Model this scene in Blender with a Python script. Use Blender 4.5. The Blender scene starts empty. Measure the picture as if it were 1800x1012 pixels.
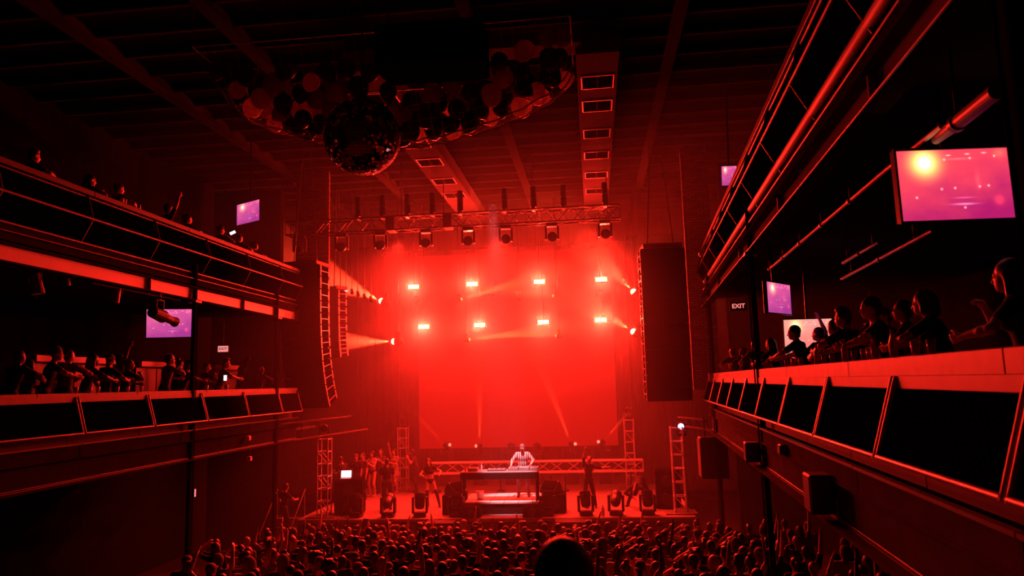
import bpy, bmesh, math, random
import numpy as np
from mathutils import Vector, Matrix

random.seed(11)
rng = np.random.default_rng(5)
SC = bpy.context.scene
COL = SC.collection
PI = math.pi
R = math.radians

# ------------------------------------------------------------------ camera, world, exposure, large lights
CAMZ = 5.6
FPX = 1270.0
YAW, PITCH, ROLL = R(6.2), R(7.5), R(1.6)
_f = Vector((-math.sin(YAW) * math.cos(PITCH), math.cos(YAW) * math.cos(PITCH), math.sin(PITCH)))
_r0 = Vector((math.cos(YAW), math.sin(YAW), 0))
_u0 = _r0.cross(_f)
_r = _r0 * math.cos(ROLL) - _u0 * math.sin(ROLL)
_u = _u0 * math.cos(ROLL) + _r0 * math.sin(ROLL)
cd = bpy.data.cameras.new('camera')
cam = bpy.data.objects.new('camera', cd)
COL.objects.link(cam)
cam.matrix_world = Matrix(((_r.x, _u.x, -_f.x, 0), (_r.y, _u.y, -_f.y, 0), (_r.z, _u.z, -_f.z, CAMZ), (0, 0, 0, 1)))
cd.sensor_width = 36.0
cd.lens = 36.0 * FPX / 1800.0
cd.clip_start = 0.05
cd.clip_end = 200
cd.dof.use_dof = True
cd.dof.focus_distance = 24.0
cd.dof.aperture_fstop = 2.2
SC.camera = cam

wd = bpy.data.worlds.new('dark_hall')
SC.world = wd
wd.use_nodes = True
wd.node_tree.nodes['Background'].inputs[0].default_value = (0.0009, 0.00001, 0.00001, 1)
wd.node_tree.nodes['Background'].inputs[1].default_value = 1.0

SC.view_settings.view_transform = 'Standard'
SC.view_settings.look = 'None'
SC.view_settings.exposure = 0.0
SC.view_settings.gamma = 1.0
SC.view_settings.use_curve_mapping = False

RED = (1.0, 0.018, 0.009)
WARM = (1.0, 0.035, 0.012)
HAZE_DENSITY, THIN_HAZE = 0.14, 0.0075
K_BLIND, K_BEAM, K_WASH, K_AUD, K_CROWD = 3300.0, 7000.0, 3400.0, 270.0, 6500.0


def lamp(name, kind, loc, target=None, energy=100, color=RED, **kw):
    l = bpy.data.lights.new(name, kind)
    l.energy = energy
    l.color = color
    for k, v in kw.items():
        setattr(l, k, v)
    o = bpy.data.objects.new(name, l)
    o.location = loc
    if target is not None:
        o.rotation_euler = (Vector(target) - Vector(loc)).to_track_quat('-Z', 'Y').to_euler()
    COL.objects.link(o)
    return o


# red wash lights hung over the stage (the rig behind the front truss)
for x in (-6.6, -3.3, 0.0):
    lamp('stage_wash_light', 'SPOT', (x, 26.4, 11.2), (x, 26.2, 1.3), K_WASH, RED, spot_size=R(95), spot_blend=0.8, shadow_soft_size=0.2)
# red wash thrown out over the audience from the rig
for x in (-7.6, -3.4, 0.8):
    lamp('audience_wash_light', 'SPOT', (x, 28.6, 10.3), (x * 1.1 - 0.2, 12.0, 6.0), K_AUD, RED, spot_size=R(120), spot_blend=0.6, shadow_soft_size=0.25)
# steep red spots without fixtures, added to brighten the rims of the crowd
for x in (-7.0, -3.2, 0.6):
    lamp('added_crowd_light', 'SPOT', (x, 26.2, 11.0), (x * 1.1, 15.5, 1.6), K_CROWD, RED, spot_size=R(52), spot_blend=0.7, shadow_soft_size=0.15)
# white key on the man at the mixing table
lamp('table_key_light', 'SPOT', (-2.9, 21.6, 11.2), (-3.0, 25.3, 2.0), 17000, (1.0, 0.30, 0.33), spot_size=R(14), spot_blend=0.5, shadow_soft_size=0.15)


# ------------------------------------------------------------------ materials
MATS = {}
MATTE = {'black_painted_wall', 'dark_ceiling_paint', 'painted_duct', 'lighter_beam_steel', 'dimmed_beam_steel', 'dark_column_paint', 'perforated_metal', 'black_curtain', 'sealed_concrete', 'speaker_black', 'upper_beam_paint', 'black_table_cloth'}


def mat(name, col, rough=0.6, metal=0.0, noise=0.2, scale=9.0, bump=0.0, emit=None, es=0.0):
    if name in MATS:
        return MATS[name]
    m = bpy.data.materials.new(name)
    m.use_nodes = True
    nt = m.node_tree
    b = nt.nodes['Principled BSDF']
    b.inputs['Roughness'].default_value = rough
    b.inputs['Metallic'].default_value = metal
    c = (*col, 1) if len(col) == 3 else col
    b.inputs['Base Color'].default_value = c
    if noise > 0:
        tc = nt.nodes.new('ShaderNodeTexCoord')
        n = nt.nodes.new('ShaderNodeTexNoise')
        n.inputs['Scale'].default_value = scale
        n.inputs['Detail'].default_value = 4
        nt.links.new(tc.outputs['Object'], n.inputs['Vector'])
        mx = nt.nodes.new('ShaderNodeMix')
        mx.data_type = 'RGBA'
        mx.inputs[6].default_value = tuple(v * (1 - noise) for v in c[:3]) + (1,)
        mx.inputs[7].default_value = tuple(min(1, v * (1 + noise)) for v in c[:3]) + (1,)
        nt.links.new(n.outputs['Fac'], mx.inputs[0])
        nt.links.new(mx.outputs[2], b.inputs['Base Color'])
        if bump > 0:
            bp = nt.nodes.new('ShaderNodeBump')
            bp.inputs['Strength'].default_value = bump
            bp.inputs['Distance'].default_value = 0.02
            nt.links.new(n.outputs['Fac'], bp.inputs['Height'])
            nt.links.new(bp.outputs[0], b.inputs['Normal'])
    if emit:
        b.inputs['Emission Color'].default_value = (*emit, 1)
        b.inputs['Emission Strength'].default_value = es
    if name in MATTE:
        df = nt.nodes.new('ShaderNodeBsdfDiffuse')
        df.inputs[1].default_value = 0.6
        ln = b.inputs['Base Color'].links
        if ln:
            nt.links.new(ln[0].from_socket, df.inputs[0])
        else:
            df.inputs[0].default_value = c
        ln = b.inputs['Normal'].links
        if ln:
            nt.links.new(ln[0].from_socket, df.inputs[2])
        nt.links.new(df.outputs[0], nt.nodes['Material Output'].inputs[0])
    MATS[name] = m
    return m


BLACK = mat('black_paint', (0.022, 0.022, 0.023), 0.55)
BLACKM = mat('black_powder_coat', (0.03, 0.03, 0.032), 0.4, 0.2)
WALLM = mat('black_painted_wall', (0.013, 0.012, 0.012), 0.85, bump=0.3, scale=3)
CEILM = mat('dark_ceiling_paint', (0.04, 0.037, 0.037), 0.8, bump=0.25, scale=2)
DUCTM = mat('painted_duct', (0.15, 0.14, 0.14), 0.6, 0.1)
FLOORM = mat('sealed_concrete', (0.05, 0.05, 0.05), 0.5, scale=2)
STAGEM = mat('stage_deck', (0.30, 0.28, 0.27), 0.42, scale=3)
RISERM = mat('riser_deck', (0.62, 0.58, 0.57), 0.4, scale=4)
ALU = mat('aluminium', (0.72, 0.72, 0.73), 0.4, 0.2, scale=25)
DALU = mat('dark_aluminium', (0.11, 0.11, 0.112), 0.4, 0.5, scale=25)
ALUR = mat('railing_aluminium', (0.5, 0.48, 0.47), 0.4, 0.3, scale=20)
STEEL = mat('painted_steel', (0.23, 0.22, 0.21), 0.45, 0.15, scale=5)
STEELD = mat('dark_painted_steel', (0.075, 0.07, 0.07), 0.45, 0.2, scale=5)
PALE = mat('pale_painted_board', (0.55, 0.5, 0.46), 0.5, scale=4, noise=0.25)
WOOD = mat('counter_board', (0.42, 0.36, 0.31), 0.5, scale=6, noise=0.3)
PLASTIC = mat('black_plastic', (0.018, 0.018, 0.019), 0.35)
FABRIC = mat('black_curtain', (0.05, 0.045, 0.045), 0.9, scale=14)
CLOTH = mat('black_table_cloth', (0.012, 0.011, 0.011), 0.85, scale=14)
WOODDIM = mat('dimmed_counter_board', (0.16, 0.14, 0.12), 0.55, scale=6, noise=0.3)  # counter board darkened to imitate light falling off on the left
PAPER = mat('white_plastic', (0.75, 0.72, 0.72), 0.4)
GREY = mat('grey_casing', (0.22, 0.22, 0.23), 0.45)
LENS = mat('dark_lens', (0.02, 0.02, 0.025), 0.08, 0.0, noise=0)
BLINDM = mat('lit_blinder_lamp', (1, 1, 1), noise=0, emit=(1.0, 0.10, 0.035), es=26)
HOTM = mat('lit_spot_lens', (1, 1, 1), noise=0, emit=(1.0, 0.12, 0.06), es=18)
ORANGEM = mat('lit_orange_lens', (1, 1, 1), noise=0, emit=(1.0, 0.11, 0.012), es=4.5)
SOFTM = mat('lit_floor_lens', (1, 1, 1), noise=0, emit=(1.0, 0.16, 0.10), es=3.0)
PHONEM = mat('lit_phone_screen', (1, 1, 1), noise=0, emit=(1.0, 0.85, 0.9), es=1.6)
BLUEM = mat('lit_blue_lens', (1, 1, 1), noise=0, emit=(0.45, 0.55, 1.0), es=6)
BALD = mat('dark_balloon', (0.05, 0.045, 0.045), 0.3, noise=0.1)
BALR = mat('red_balloon', (0.45, 0.14, 0.12), 0.3, noise=0.1)
BALP = mat('pale_balloon', (0.9, 0.75, 0.7), 0.3, noise=0.1)
for _m, _w in ((BALD, 0.3), (BALR, 0.5), (BALP, 0.65)):
    _nt = _m.node_tree
    _b = _nt.nodes['Principled BSDF']
    _t = _nt.nodes.new('ShaderNodeBsdfTranslucent')
    _t.inputs[0].default_value = _b.inputs['Base Color'].default_value
    _x = _nt.nodes.new('ShaderNodeMixShader')
    _x.inputs[0].default_value = _w
    _nt.links.new(_b.outputs[0], _x.inputs[1])
    _nt.links.new(_t.outputs[0], _x.inputs[2])
    _nt.links.new(_x.outputs[0], _nt.nodes['Material Output'].inputs[0])
NETM = mat('net_cord', (0.6, 0.55, 0.5), 0.5)
GLASSW = mat('drink_glass', (0.6, 0.5, 0.5), 0.15, noise=0.1)


def led_material():
    m = bpy.data.materials.new('lit_red_screen')
    m.use_nodes = True
    nt = m.node_tree
    nt.nodes.clear()
    o = nt.nodes.new('ShaderNodeOutputMaterial')
    e = nt.nodes.new('ShaderNodeEmission')
    e.inputs[0].default_value = (1, 0.010, 0.006, 1)
    e.inputs[1].default_value = LED_E
    nt.links.new(e.outputs[0], o.inputs[0])
    return m


LED_E = 0.50
LEDM = led_material()


def N(nt, kind, **kw):
    n = nt.nodes.new(kind)
    for k, v in kw.items():
        setattr(n, k, v)
    return n


def mth(nt, op, a, b=None, c=None):
    n = nt.nodes.new('ShaderNodeMath')
    n.operation = op
    for i, v in enumerate((a, b, c)):
        if v is None:
            continue
        if isinstance(v, (int, float)):
            n.inputs[i].default_value = v
        else:
            nt.links.new(v, n.inputs[i])
    return n.outputs[0]


def screen_material(name, top, bottom, strength, glow=3.0):
    """the live feed on a television: pink haze, one hot lamp, small lamps and the mixing table; local x across, z up, unit half sizes in UV"""
    m = bpy.data.materials.new(name)
    m.use_nodes = True
    nt = m.node_tree
    nt.nodes.clear()
    out = N(nt, 'ShaderNodeOutputMaterial')
    em = N(nt, 'ShaderNodeEmission')
    tc = N(nt, 'ShaderNodeTexCoord')
    sp = N(nt, 'ShaderNodeSeparateXYZ')
    nt.links.new(tc.outputs['UV'], sp.inputs[0])
    u, v = sp.outputs[0], sp.outputs[1]
    nz = N(nt, 'ShaderNodeTexNoise')
    nz.inputs['Scale'].default_value = 3.0
    nz.inputs['Detail'].default_value = 5
    nt.links.new(tc.outputs['UV'], nz.inputs['Vector'])
    f = mth(nt, 'ADD', mth(nt, 'MULTIPLY', v, 1.15), mth(nt, 'MULTIPLY', mth(nt, 'SUBTRACT', nz.outputs['Fac'], 0.5), 1.1))
    f = mth(nt, 'SUBTRACT', f, mth(nt, 'MULTIPLY', u, 0.5))
    f = mth(nt, 'ADD', f, 0.32)
    mx = N(nt, 'ShaderNodeMix', data_type='RGBA')
    mx.clamp_factor = True
    nt.links.new(f, mx.inputs[0])
    mx.inputs[6].default_value = (*bottom, 1)
    mx.inputs[7].default_value = (*top, 1)
    acc = mx.outputs[2]

    def blob(cx, cy, sx, sy, col, amt, p=2.0):
        nonlocal acc
        dx = mth(nt, 'DIVIDE', mth(nt, 'SUBTRACT', u, cx), sx)
        dy = mth(nt, 'DIVIDE', mth(nt, 'SUBTRACT', v, cy), sy)
        d = mth(nt, 'ADD', mth(nt, 'MULTIPLY', dx, dx), mth(nt, 'MULTIPLY', dy, dy))
        g = mth(nt, 'MULTIPLY', mth(nt, 'EXPONENT', mth(nt, 'MULTIPLY', d, -1.0)), amt)
        a = N(nt, 'ShaderNodeMix', data_type='RGBA', blend_type='ADD')
        a.inputs[0].default_value = 1.0
        a.clamp_factor = False
        sc_ = N(nt, 'ShaderNodeMix', data_type='RGBA')
        sc_.clamp_factor = False
        nt.links.new(g, sc_.inputs[0])
        sc_.inputs[6].default_value = (0, 0, 0, 1)
        sc_.inputs[7].default_value = (*col, 1)
        nt.links.new(acc, a.inputs[6])
        nt.links.new(sc_.outputs[2], a.inputs[7])
        acc = a.outputs[2]

    blob(0.25, 0.82, 0.105, 0.16, (1.0, 0.62, 0.10), glow)
    blob(0.25, 0.82, 0.04, 0.065, (1, 1, 0.9), glow)
    for cx, cy in ((0.47, 0.92), (0.64, 0.93), (0.79, 0.94)):
        blob(cx, cy, 0.018, 0.008, (1, 0.5, 0.5), 1.5)
    for cx, cy in ((0.43, 0.86), (0.66, 0.87), (0.88, 0.89), (0.72, 0.46), (0.80, 0.47), (0.5, 0.45), (0.15, 0.33), (0.57, 0.17), (0.38, 0.44)):
        blob(cx, cy, 0.008, 0.013, (1, 0.6, 0.6), 1.2)
    blob(0.55, 0.865, 0.10, 0.014, (1, 0.15, 0.12), 0.8)
    blob(0.93, 0.93, 0.05, 0.06, (1, 0.12, 0.03), 0.9)
    blob(0.57, 0.22, 0.09, 0.012, (1, 0.35, 0.75), 0.8)
    blob(0.57, 0.31, 0.08, 0.008, (1, 0.25, 0.6), 0.5)
    blob(0.71, 0.55, 0.02, 0.10, (1, 0.08, 0.06), 0.6)
    blob(0.88, 0.26, 0.035, 0.06, (1, 0.04, 0.03), 0.9)
    nt.links.new(acc, em.inputs[0])
    em.inputs[1].default_value = strength
    nt.links.new(em.outputs[0], out.inputs[0])
    return m


TVBIG = screen_material('large_screen_feed', (1.1, 0.065, 0.115), (0.5, 0.012, 0.15), 1.0)
TVSMALL = screen_material('small_screen_feed', (0.95, 0.12, 0.40), (0.50, 0.05, 0.34), 0.85, 1.2)
TVHOT = screen_material('bright_screen_feed', (1.0, 0.36, 0.30), (1.0, 0.14, 0.13), 1.0, 1.5)


def perforated():
    m = mat('perforated_metal', (0.004, 0.0035, 0.0035), 0.7, 0.0, noise=0)  # near-black tone stands for the dark seen through the holes
    nt = m.node_tree
    b = nt.nodes['Principled BSDF']
    b.inputs['Specular IOR Level'].default_value = 0.06
    tc = N(nt, 'ShaderNodeTexCoord')
    sp = N(nt, 'ShaderNodeSeparateXYZ')
    nt.links.new(tc.outputs['UV'], sp.inputs[0])
    s = mth(nt, 'MULTIPLY', mth(nt, 'SINE', mth(nt, 'MULTIPLY', sp.outputs[0], 2 * PI / 0.09)), mth(nt, 'SINE', mth(nt, 'MULTIPLY', sp.outputs[1], 2 * PI / 0.09)))
    g = mth(nt, 'GREATER_THAN', s, 0.80)
    mx = N(nt, 'ShaderNodeMix', data_type='RGBA')
    nt.links.new(g, mx.inputs[0])
    mx.inputs[6].default_value = (0.003, 0.0026, 0.0026, 1)
    mx.inputs[7].default_value = (0.022, 0.02, 0.02, 1)
    nt.links.new(mx.outputs[2], [n for n in nt.nodes if n.type == 'BSDF_DIFFUSE'][0].inputs[0])
    return m


PERF = perforated()


def brickmat():
    m = mat('dark_brick', (0.2, 0.17, 0.16), 0.85, noise=0)
    nt = m.node_tree
    b = nt.nodes['Principled BSDF']
    tc = N(nt, 'ShaderNodeTexCoord')
    mp = N(nt, 'ShaderNodeMapping')
    mp.inputs['Rotation'].default_value = (R(90), 0, 0)
    nt.links.new(tc.outputs['Object'], mp.inputs[0])
    bt = N(nt, 'ShaderNodeTexBrick')
    bt.inputs['Scale'].default_value = 1.0
    bt.inputs['Brick Width'].default_value = 0.24
    bt.inputs['Row Height'].default_value = 0.085
    bt.inputs['Mortar Size'].default_value = 0.012
    bt.inputs['Color1'].default_value = (0.16, 0.13, 0.12, 1)
    bt.inputs['Color2'].default_value = (0.09, 0.07, 0.065, 1)
    bt.inputs['Mortar'].default_value = (0.04, 0.037, 0.035, 1)
    nt.links.new(mp.outputs[0], bt.inputs['Vector'])
    nt.links.new(bt.outputs['Color'], b.inputs['Base Color'])
    return m


BRICK = brickmat()


# ------------------------------------------------------------------ geometry helpers
class MB:
    def __init__(s):
        s.v, s.f, s.uv = [], [], None

    def box(s, c, d, rot=None, taper=1.0):
        n = len(s.v)
        for z in (-1, 1):
            k = taper if z > 0 else 1.0
            for x, y in ((-1, -1), (1, -1), (1, 1), (-1, 1)):
                p = Vector((x * d[0] / 2 * k, y * d[1] / 2 * k, z * d[2] / 2))
                if rot is not None:
                    p = rot @ p
                s.v.append(tuple(p + Vector(c)))
        s.f += [(n, n + 3, n + 2, n + 1), (n + 4, n + 5, n + 6, n + 7)]
        for i in range(4):
            j = (i + 1) % 4
            s.f.append((n + i, n + j, n + 4 + j, n + 4 + i))
        return s

    def cyl(s, p, q, r0, r1=None, n=10):
        p, q = Vector(p), Vector(q)
        r1 = r0 if r1 is None else r1
        d = (q - p).normalized()
        a = d.orthogonal().normalized()
        b = d.cross(a)
        k = len(s.v)
        for c, rr in ((p, r0), (q, r1)):
            for i in range(n):
                t = 2 * PI * i / n
                s.v.append(tuple(c + a * (rr * math.cos(t)) + b * (rr * math.sin(t))))
        for i in range(n):
            j = (i + 1) % n
            s.f.append((k + i, k + j, k + n + j, k + n + i))
        s.f.append(tuple(k + i for i in reversed(range(n))))
        s.f.append(tuple(k + n + i for i in range(n)))
        return s

    def prism(s, pts, axis_a, axis_b, axis_n, d0, d1):
        """polygon pts (a, b) extruded along axis_n from d0 to d1"""
        A, B, Nn = Vector(axis_a), Vector(axis_b), Vector(axis_n)
        k = len(s.v)
        n = len(pts)
        for d in (d0, d1):
            for a, b in pts:
                s.v.append(tuple(A * a + B * b + Nn * d))
        for i in range(n):
            j = (i + 1) % n
            s.f.append((k + i, k + j, k + n + j, k + n + i))
        s.f.append(tuple(k + i for i in reversed(range(n))))
        s.f.append(tuple(k + n + i for i in range(n)))
        return s

    def lathe(s, prof, n=16, c=(0, 0, 0)):
        k = len(s.v)
        for r, z in prof:
            for i in range(n):
                t = 2 * PI * i / n
                s.v.append((c[0] + r * math.cos(t), c[1] + r * math.sin(t), c[2] + z))
        for a in range(len(prof) - 1):
            for i in range(n):
                j = (i + 1) % n
                s.f.append((k + a * n + i, k + a * n + j, k + (a + 1) * n + j, k + (a + 1) * n + i))
        s.f.append(tuple(k + i for i in reversed(range(n))))
        s.f.append(tuple(k + (len(prof) - 1) * n + i for i in range(n)))
        return s

    def mesh(s, name, m, smooth=False, bevel=0.0):
        me = bpy.data.meshes.new(name)
        me.from_pydata(s.v, [], s.f)
        bm = bmesh.new()
        bm.from_mesh(me)
        bmesh.ops.recalc_face_normals(bm, faces=bm.faces)
        if bevel > 0:
            bmesh.ops.bevel(bm, geom=list(bm.edges), offset=bevel, segments=1, affect='EDGES', clamp_overlap=True)
        bm.to_mesh(me)
        bm.free()
        if smooth:
            me.polygons.foreach_set('use_smooth', [True] * len(me.polygons))
        me.materials.append(m)
        return me

    def build(s, name, m, parent=None, loc=(0, 0, 0), rot=None, smooth=False, bevel=0.0):
        return put(name, s.mesh(name, m, smooth, bevel), parent, loc, rot)


def put(name, me, parent=None, loc=(0, 0, 0), rot=None, scale=None):
    o = bpy.data.objects.new(name, me)
    o.location = loc
    if rot is not None:
        o.rotation_euler = rot
    if scale is not None:
        o.scale = scale
    if parent is not None:
        o.parent = parent
    COL.objects.link(o)
    return o


def tag(o, label, cat, group=None):
    o['label'] = label
    o['category'] = cat
    if group:
        o['group'] = group
    return o


def thing(name, label, cat, loc=(0, 0, 0), rotz=0.0, group=None):
    o = bpy.data.objects.new(name, None)
    o.empty_display_size = 0.1
    o.location = loc
    o.rotation_euler = (0, 0, rotz)
    COL.objects.link(o)
    return tag(o, label, cat, group)


def struct(o, label=None):
    o['kind'] = 'structure'
    if label:
        o['label'] = label
    return o


def stuff(o):
    o['kind'] = 'stuff'
    return o


_bar = {}


def bar(name, p, q, r, m, parent=None, n=8):
    """a round bar from p to q (parent space), sharing one unit cylinder per material"""
    key = (m.name, n)
    if key not in _bar:
        b = MB().cyl((0, 0, 0), (0, 0, 1), 1, 1, n)
        _bar[key] = b.mesh('bar', m)
        me = _bar[key]
        for pl in me.polygons:
            pl.use_smooth = len(pl.vertices) == 4
    p, q = Vector(p), Vector(q)
    d = q - p
    o = bpy.data.objects.new(name, _bar[key])
    o.location = p
    o.rotation_mode = 'QUATERNION'
    o.rotation_quaternion = d.to_track_quat('Z', 'Y')
    o.scale = (r, r, d.length)
    if parent is not None:
        o.parent = parent
    COL.objects.link(o)
    return o


def copy_tree(o, parent=None):
    c = o.copy()
    COL.objects.link(c)
    if parent is not None:
        c.parent = parent
    for ch in list(o.children):
        copy_tree(ch, c)
    return c


def pixel_ray(x, y):
    return _r * ((x - 900) / FPX) - _u * ((y - 506) / FPX) + _f


CAM = Vector((0, 0, CAMZ))


def at(x, y, Y):
    d = pixel_ray(x, y)
    return CAM + d * (Y / d.y)


def atz(x, y, Z):
    d = pixel_ray(x, y)
    return CAM + d * ((Z - CAMZ) / d.z)


def atx(x, y, X):
    d = pixel_ray(x, y)
    return CAM + d * (X / d.x)


RSLOPE = 0.066
RX0 = 1.94
RROT = -math.atan(RSLOPE)


def atr(x, y, out=0.0):
    d = pixel_ray(x, y)
    x0 = RX0 + out
    return CAM + d * (x0 / (d.x - RSLOPE * d.y))


def XR(Y, out=0.0):
    return RX0 + out + RSLOPE * Y


# ------------------------------------------------------------------ the room
def slab(name, x0, x1, y0, y1, z0, z1, m, parent=None, label=None):
    o = MB().box(((x0 + x1) / 2, (y0 + y1) / 2, (z0 + z1) / 2), (x1 - x0, y1 - y0, z1 - z0)).build(name, m, parent)
    if parent is None:
        struct(o, label)
    return o


slab('floor', -14.5, 9.5, -4, 36, -0.2, 0, FLOORM)
slab('wall_left', -14.7, -14.4, -4, 36, 0, 15, WALLM)
slab('wall_right', 9.4, 9.7, -4, 36, 0, 15, WALLM)
slab('wall_back', -14.5, 9.5, -4.2, -3.9, 0, 15, WALLM)
slab('wall_stage', -14.5, 9.5, 35.0, 35.3, 0, 15, WALLM)
CZ = 13.6
ceil = slab('ceiling', -14.5, 9.5, -4, 36, CZ, CZ + 0.3, CEILM)
for i in range(30):
    y = 5.0 + i * 1.0
    MB().box((-2.5, y, CZ - 0.11), (24, 0.09, 0.22)).build('joist', CEILM, ceil)
for x in (-10.6, -7.4, -2.3, 2.1):
    mb = MB()
    mb.box((x, 18, CZ - 0.42), (0.28, 36, 0.05)).box((x, 18, CZ - 0.25), (0.06, 36, 0.34))
    mb.build('girder', CEILM, ceil)
# boxed air ducts with wall registers on their undersides
for (x, w, ys) in ((0.38, 0.95, (16.4, 17.9, 20.0, 22.0, 24.2, 26.3)), (-4.85, 1.0, (16.5, 18.2, 19.9, 21.7, 23.9, 25.8))):
    d = struct(MB().box((0, 0, 0.25), (w, 16.6, 0.5)).build('trim_duct', DUCTM, None, (x, 23.2, CZ - 1.0), bevel=0.02), 'boxed air duct under the ceiling with registers along its underside')
    d.name = 'trim_1' if x > 0 else 'trim_2'
    for y in ys:
        b = MB()
        for (cx, cy, sx, sy) in ((0, -0.36, 0.78, 0.03), (0, 0.36, 0.78, 0.03), (-0.37, 0, 0.03, 0.72), (0.37, 0, 0.03, 0.72)):
            b.box((cx, cy, -0.015), (sx, sy, 0.04))
        b.build('register_frame', PALE, d, (0, y - 23.2, 0))
        MB().box((0, 0, -0.005), (0.70, 0.68, 0.02)).build('register_dark_plate', WALLM, d, (0, y - 23.2, 0))  # black plate in place of the shaded inside of the register
        MB().box((0, 0, -0.02), (0.02, 0.68, 0.03)).build('register_divider', DUCTM, d, (0, y - 23.2, 0))

# proscenium piers of brick either side of the stage
pl = struct(MB().box((0, 0, 4.3), (1.25, 0.12, 8.6)).build('wall_pier_left', BRICK, None, (-9.95, 24.9, 5.2)))
pr = struct(MB().box((0, 0, 4.3), (0.9, 0.12, 8.6)).build('wall_pier_right', BRICK, None, (3.75, 24.9, 5.2)))
struct(MB().box((0, 0, 6.5), (2.6, 0.3, 13.0)).build('wall_wing_left', WALLM, None, (-12.6, 25.3, 0)))
struct(MB().box((0, 0, 6.5), (4.6, 0.3, 13.0)).build('wall_wing_right', WALLM, None, (6.9, 25.3, 0)))


# ------------------------------------------------------------------ stage
SF, SZ = 23.85, 1.3
st = slab('floor_stage', -10.0, 3.0, SF, 35, 1.18, SZ, STAGEM, None, 'wide stage deck glowing red under the lights')
for i in range(11):
    x0 = -10.0 + i * 13 / 11
    MB().box((x0 + 0.59, SF + 0.04, 0.57), (1.15, 0.06, 1.14)).build('skirt_panel', BLACK, st)
for i in range(8):
    MB().box((-9.2 + i * 1.62, SF - 0.02, 1.245), (1.50, 0.04, 0.07)).build('edge_strip', STEEL, st)

# lit video wall of tiles
lw = thing('video_wall', 'tall video wall filled with plain red light at the back of the stage', 'video wall', (-3.53, 33.0, 2.75))
TW, TH = 9.0 / 9, 0.99
tile = MB().box((0, 0, 0), (TW - 0.004, 0.08, TH - 0.004)).mesh('screen_tile', LEDM)
for i in range(9):
    for j in range(9):
        put('screen_tile', tile, lw, (-4.5 + (i + 0.5) * TW, 0, (j + 0.5) * TH))
MB().box((0, 0.1, 4.45), (9.1, 0.1, 9.0)).build('backing_frame', BLACK, lw)
for x in (-4.2, -1.4, 1.4, 4.2):
    bar('support_leg', (x, 0.15, -1.45), (x, 0.15, 0.2), 0.05, BLACKM, lw)


def curtain(x0, x1, y, z0, z1, label, depth=0.10, pitch=0.34):
    o = MB()
    n = int((x1 - x0) / pitch * 8)
    for i in range(n + 1):
        x = x0 + (x1 - x0) * i / n
        yy = y + depth * math.sin((x - x0) / pitch * 2 * PI) * (0.8 + 0.2 * math.sin(x * 5.1))
        o.v += [(x, yy, z0), (x, yy, z1)]
    for i in range(n):
        o.f.append((2 * i, 2 * i + 2, 2 * i + 3, 2 * i + 1))
    c = o.build('stage_curtain', FABRIC, None, smooth=True)
    md = c.modifiers.new('thickness', 'SOLIDIFY')
    md.thickness = 0.02
    return tag(c, label, 'curtain')


curtain(-10.9, 4.6, 34.4, 1.3, 13.3, 'black pleated backdrop curtain hanging full height behind the red video wall')
curtain(-10.3, -8.3, 30.9, 1.3, 11.8, 'dark pleated wing curtain behind the cluster of dancers')
curtain(1.55, 4.0, 31.2, 1.3, 11.8, 'dark pleated wing curtain behind the straight speaker array')


# ------------------------------------------------------------------ trusses
def truss_box(root, L, w, h, axis, m, bay=0.5, r=0.028, rb=0.014, cross=False, plate=False):
    """four chords, ladder posts and zigzag braces along local axis from the root's origin"""
    A = Vector(axis)
    if abs(A.z) > 0.5:
        U, V = Vector((1, 0, 0)), Vector((0, 1, 0))
    else:
        U, V = Vector((0, 1, 0)), Vector((0, 0, 1))
    c = [(-w / 2, -h / 2), (w / 2, -h / 2), (w / 2, h / 2), (-w / 2, h / 2)]
    P = lambda i, t: U * c[i][0] + V * c[i][1] + A * t
    for i in range(4):
        bar('chord', P(i, 0), P(i, L), r, m, root)
    n = max(1, round(L / bay))
    for k in range(n + 1):
        t = L * k / n
        for i in range(4):
            if cross or k in (0, n):
                bar('rung', P(i, t), P((i + 1) % 4, t), rb * 1.1, m, root, 6)
    for k in range(n):
        t0, t1 = L * k / n, L * (k + 1) / n
        for i in range(4):
            a, b = (i, (i + 1) % 4) if k % 2 == 0 else ((i + 1) % 4, i)
            bar('brace', P(a, t0), P(b, t1), rb, m, root, 6)


# the front truss over the stage
T0 = Vector((-10.5, 24.0, 11.18))
tr = thing('lighting_truss', 'long dark box truss hung over the front of the stage carrying eight spotlights', 'truss', T0)
truss_box(tr, 11.6, 0.45, 0.46, (1, 0, 0), DALU, 0.42)
for x in (1.4, 4.1, 5.6, 8.7, 11.2):
    bar('hoist_chain', (x, 0, 0.23), (x, 0, CZ - 11.18), 0.018, DALU, tr, 6)
for x in (3.75, 5.75):
    MB().box((x, 0, 0), (0.30, 0.50, 0.52)).build('corner_block', BLACKM, tr, bevel=0.02)

# rear truss lying on low legs behind the table
q0, q1 = at(755, 818, 29.6), at(1130, 812, 29.6)
tz = 2.25
rt = thing('rear_truss', 'pale horizontal truss running across the stage behind the mixing table', 'truss', (q0.x, 29.6, tz))
truss_box(rt, q1.x - q0.x, 0.4, 0.42, (1, 0, 0), ALU, 0.62, 0.035, 0.016)
for x in (0.3, 2.9, 5.5, 8.1):
    bar('leg', (x, 0, -0.22), (x, 0, SZ - tz), 0.03, BLACKM, rt)
    MB().box((x, 0, SZ - tz + 0.015), (0.3, 0.5, 0.03)).build('foot_plate', BLACKM, rt)


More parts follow.
